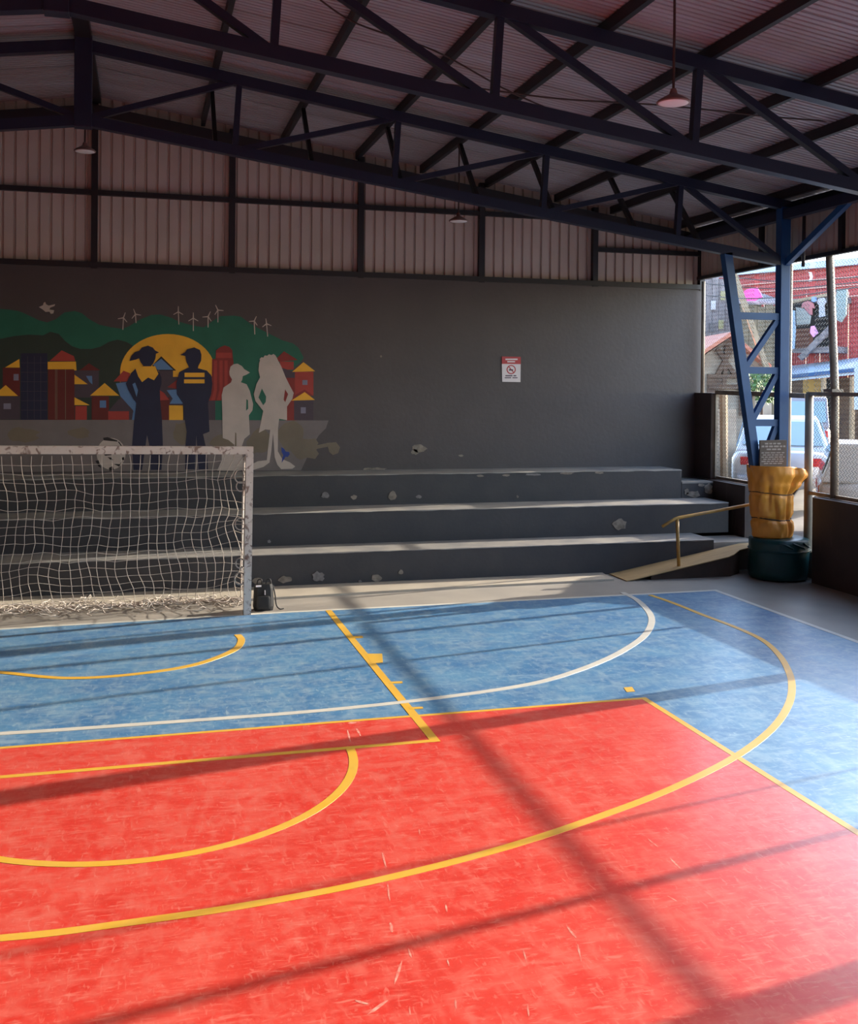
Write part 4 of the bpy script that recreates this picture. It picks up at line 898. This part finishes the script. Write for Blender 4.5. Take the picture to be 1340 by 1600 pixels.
# cars
def car(name, loc, head, L_, W_, H_, paint, label, kind='sedan'):
    t = bpy.data.objects.new(name, None); COL.objects.link(t); t.location = loc; t.rotation_euler = (0, 0, head); tag(t, label, 'car')
    def put(b, nm, m_, smooth=False, bevel=0, par=None):
        o = b.build(nm, m_, None, smooth, bevel, origin=(0, 0, 0)); o.location = (0, 0, 0); o.parent = par or t; return o
    h1, h0 = H_*0.62, 0.24
    # body: rounded loft along the length (+x is the front)
    def loft(secs):
        b = MB(); n = 20
        for (x, hw, z0, z1, e) in secs:
            zc, hz = (z0+z1)/2, (z1-z0)/2
            for j in range(n):
                a = 2*PI*(j+0.5)/n; ca, sa = math.cos(a), math.sin(a); f = (abs(ca)**e+abs(sa)**e)**(-1/e)
                b.v.append(Vector((x, hw*f*ca, zc+hz*f*sa)))
        for i in range(len(secs)-1):
            for j in range(n):
                a = i*n+j; q = i*n+(j+1) % n; b.f.append((a, a+n, q+n, q))
        b.f.append(tuple(range(n))); b.f.append(tuple((len(secs)-1)*n+j for j in range(n))[::-1]); return b
    hl, hw = L_/2, W_/2
    body = put(loft([(-hl, hw*0.86, h0+0.10, h1-0.04, 6), (-hl+0.06, hw*0.95, h0+0.04, h1-0.01, 6), (-hl+0.5, hw, h0, h1, 6), (0, hw, h0-0.03, h1, 6), (hl-0.9, hw, h0, h1-0.04, 6), (hl-0.15, hw*0.93, h0+0.04, h1-0.16, 5), (hl, hw*0.82, h0+0.10, h1-0.26, 5)]), 'body', paint, True)
    if kind == 'sedan': sec = [(-hl+0.42, 0.90), (-hl+1.25, 0.72), (-hl+2.3, 0.74), (hl-1.15, 0.90)]; tops = [h1, H_-0.03, H_, h1-0.02]
    elif kind == 'van': sec = [(-hl+0.03, 0.93), (-hl+0.22, 0.84), (hl-1.5, 0.82), (hl-0.7, 0.9)]; tops = [h1, H_-0.02, H_, h1-0.04]
    else: sec = [(-hl+1.75, 0.92), (-hl+1.9, 0.80), (-hl+3.0, 0.80), (hl-1.2, 0.9)]; tops = [h1, H_-0.03, H_, h1-0.04]
    vs = []
    for (x, k), z in zip(sec, tops): vs += [(x, -hw*k, z), (x, hw*k, z)]
    base = [(sec[0][0], -hw*0.93, h1-0.06), (sec[0][0], hw*0.93, h1-0.06), (sec[3][0], -hw*0.93, h1-0.08), (sec[3][0], hw*0.93, h1-0.08)]
    cb = MB().add(vs+base, [(0, 2, 3, 1), (2, 4, 5, 3), (4, 6, 7, 5), (0, 8, 10, 6, 4, 2), (1, 3, 5, 7, 11, 9), (8, 9, 11, 10), (0, 1, 9, 8), (6, 10, 11, 7)])
    cab = put(cb, 'cabin', paint, False, 0.03)
    def win(a, b_, c_, d_, nm, off): put(MB().prism([a, b_, c_, d_], off), nm, M_glass, par=t)
    A, B, Cc, D = [Vector((s[0], hw*s[1], z)) for s, z in zip(sec, tops)]
    nrm = Vector((-(B.z-A.z), 0, B.x-A.x)).normalized()*0.012
    def mixp(p, q, s): return p+(q-p)*s
    lo, hi = mixp(A, B, 0.12)+nrm, mixp(A, B, 0.86)+nrm
    win(Vector((lo.x, -lo.y*0.9, lo.z)), Vector((lo.x, lo.y*0.9, lo.z)), Vector((hi.x, hi.y*0.9, hi.z)), Vector((hi.x, -hi.y*0.9, hi.z)), 'rear_window', nrm*1.2)
    for s in (-1, 1):
        def sdp(p, zk): return Vector((p.x, s*(p.y+0.012), p.z))
        q = [sdp(mixp(A, Cc, 0.22), 0), sdp(mixp(D, A, 0.2), 0), sdp(mixp(Cc, D, 0.2), 0), sdp(mixp(B, Cc, 0.1), 0)]
        q[0].z = h1+0.03; q[1].z = h1+0.03; q[2].z = H_-0.09; q[3].z = H_-0.09
        q[0].y = q[1].y = s*hw*0.90; q[2].y = q[3].y = s*hw*0.78
        win(*q, 'side_window', Vector((0, s*0.02, 0)))
        put(MB().box((-hl-0.012, s*hw*0.66-0.13*1, h1-0.24), (-hl+0.10, s*hw*0.66+0.13, h1-0.10)), 'tail_light', M_tail, bevel=0.015)
        for xw in (-hl+0.75, hl-0.80):
            b = MB().lathe([(0.16, -0.09), (0.27, -0.10), (0.30, -0.07), (0.30, 0.07), (0.27, 0.10), (0.16, 0.09)], (0, 0, 0), 20)
            for p in b.v: p.x, p.y, p.z = xw+p.x, s*(hw-0.10)+p.z, 0.30+p.y
            put(b, 'wheel', M_tyre, True)
            b = MB().lathe([(0.05, -0.10), (0.16, -0.105), (0.16, 0.105), (0.05, 0.10)], (0, 0, 0), 16)
            for p in b.v: p.x, p.y, p.z = xw+p.x, s*(hw-0.10)+p.z, 0.30+p.y
            put(b, 'hub_cap', M_wire, True)
    put(MB().box((-hl-0.04, -hw*0.88, h0+0.08), (-hl+0.10, hw*0.88, h0+0.24)), 'bumper', paint if kind == 'sedan' else M_trim, bevel=0.03)
    put(MB().box((-hl-0.016, -0.24, h0+0.30), (-hl+0.02, 0.24, h0+0.41)), 'number_plate', M_signw)
    if kind == 'pickup':
        put(MB().box((-hl-0.02, -hw*0.86, h1-0.10), (-hl+0.04, hw*0.86, h1-0.05)), 'tailgate_strip', M_trim)
    return t
def cpos(x, d): p = deep(x, 605, d); return (p.x, p.y, sz(p.x, p.y))
hd = PI/2-math.radians(33)
c0 = cpos(1221, 19.2); car('parked_car', c0, hd, 3.9, 1.66, 1.44, M_carb, 'pale blue car parked behind the column, seen from the rear')
c1 = (11.72, 12.88, 0.50); car('parked_car', c1, math.radians(-34), 4.0, 1.62, 1.42, M_carw, 'white car parked sideways beyond the fence at the right edge', 'van')
c2 = cpos(1256, 23.6); car('parked_van', c2, PI/2-math.radians(36), 2.6, 1.15, 1.62, M_carg, 'silver van parked beyond the pale blue car', 'van')
# overhead wires
for i, (ya, yb_, d) in enumerate(((430, 434, 24), (444, 441, 24), (462, 447, 23))):
    tag(MB().tube(smooth_curve([deep(1060, ya-6, d+3), deep(1150, ya+4, d+1), deep(1240, (ya+yb_)/2+8, d), deep(1390, yb_-6, d-2)], 8), 0.012, 5).build('street_wire', M_trim),
        ('topmost', 'middle', 'lowest')[i]+' of the thin wires strung across the street before the red house', 'wire')
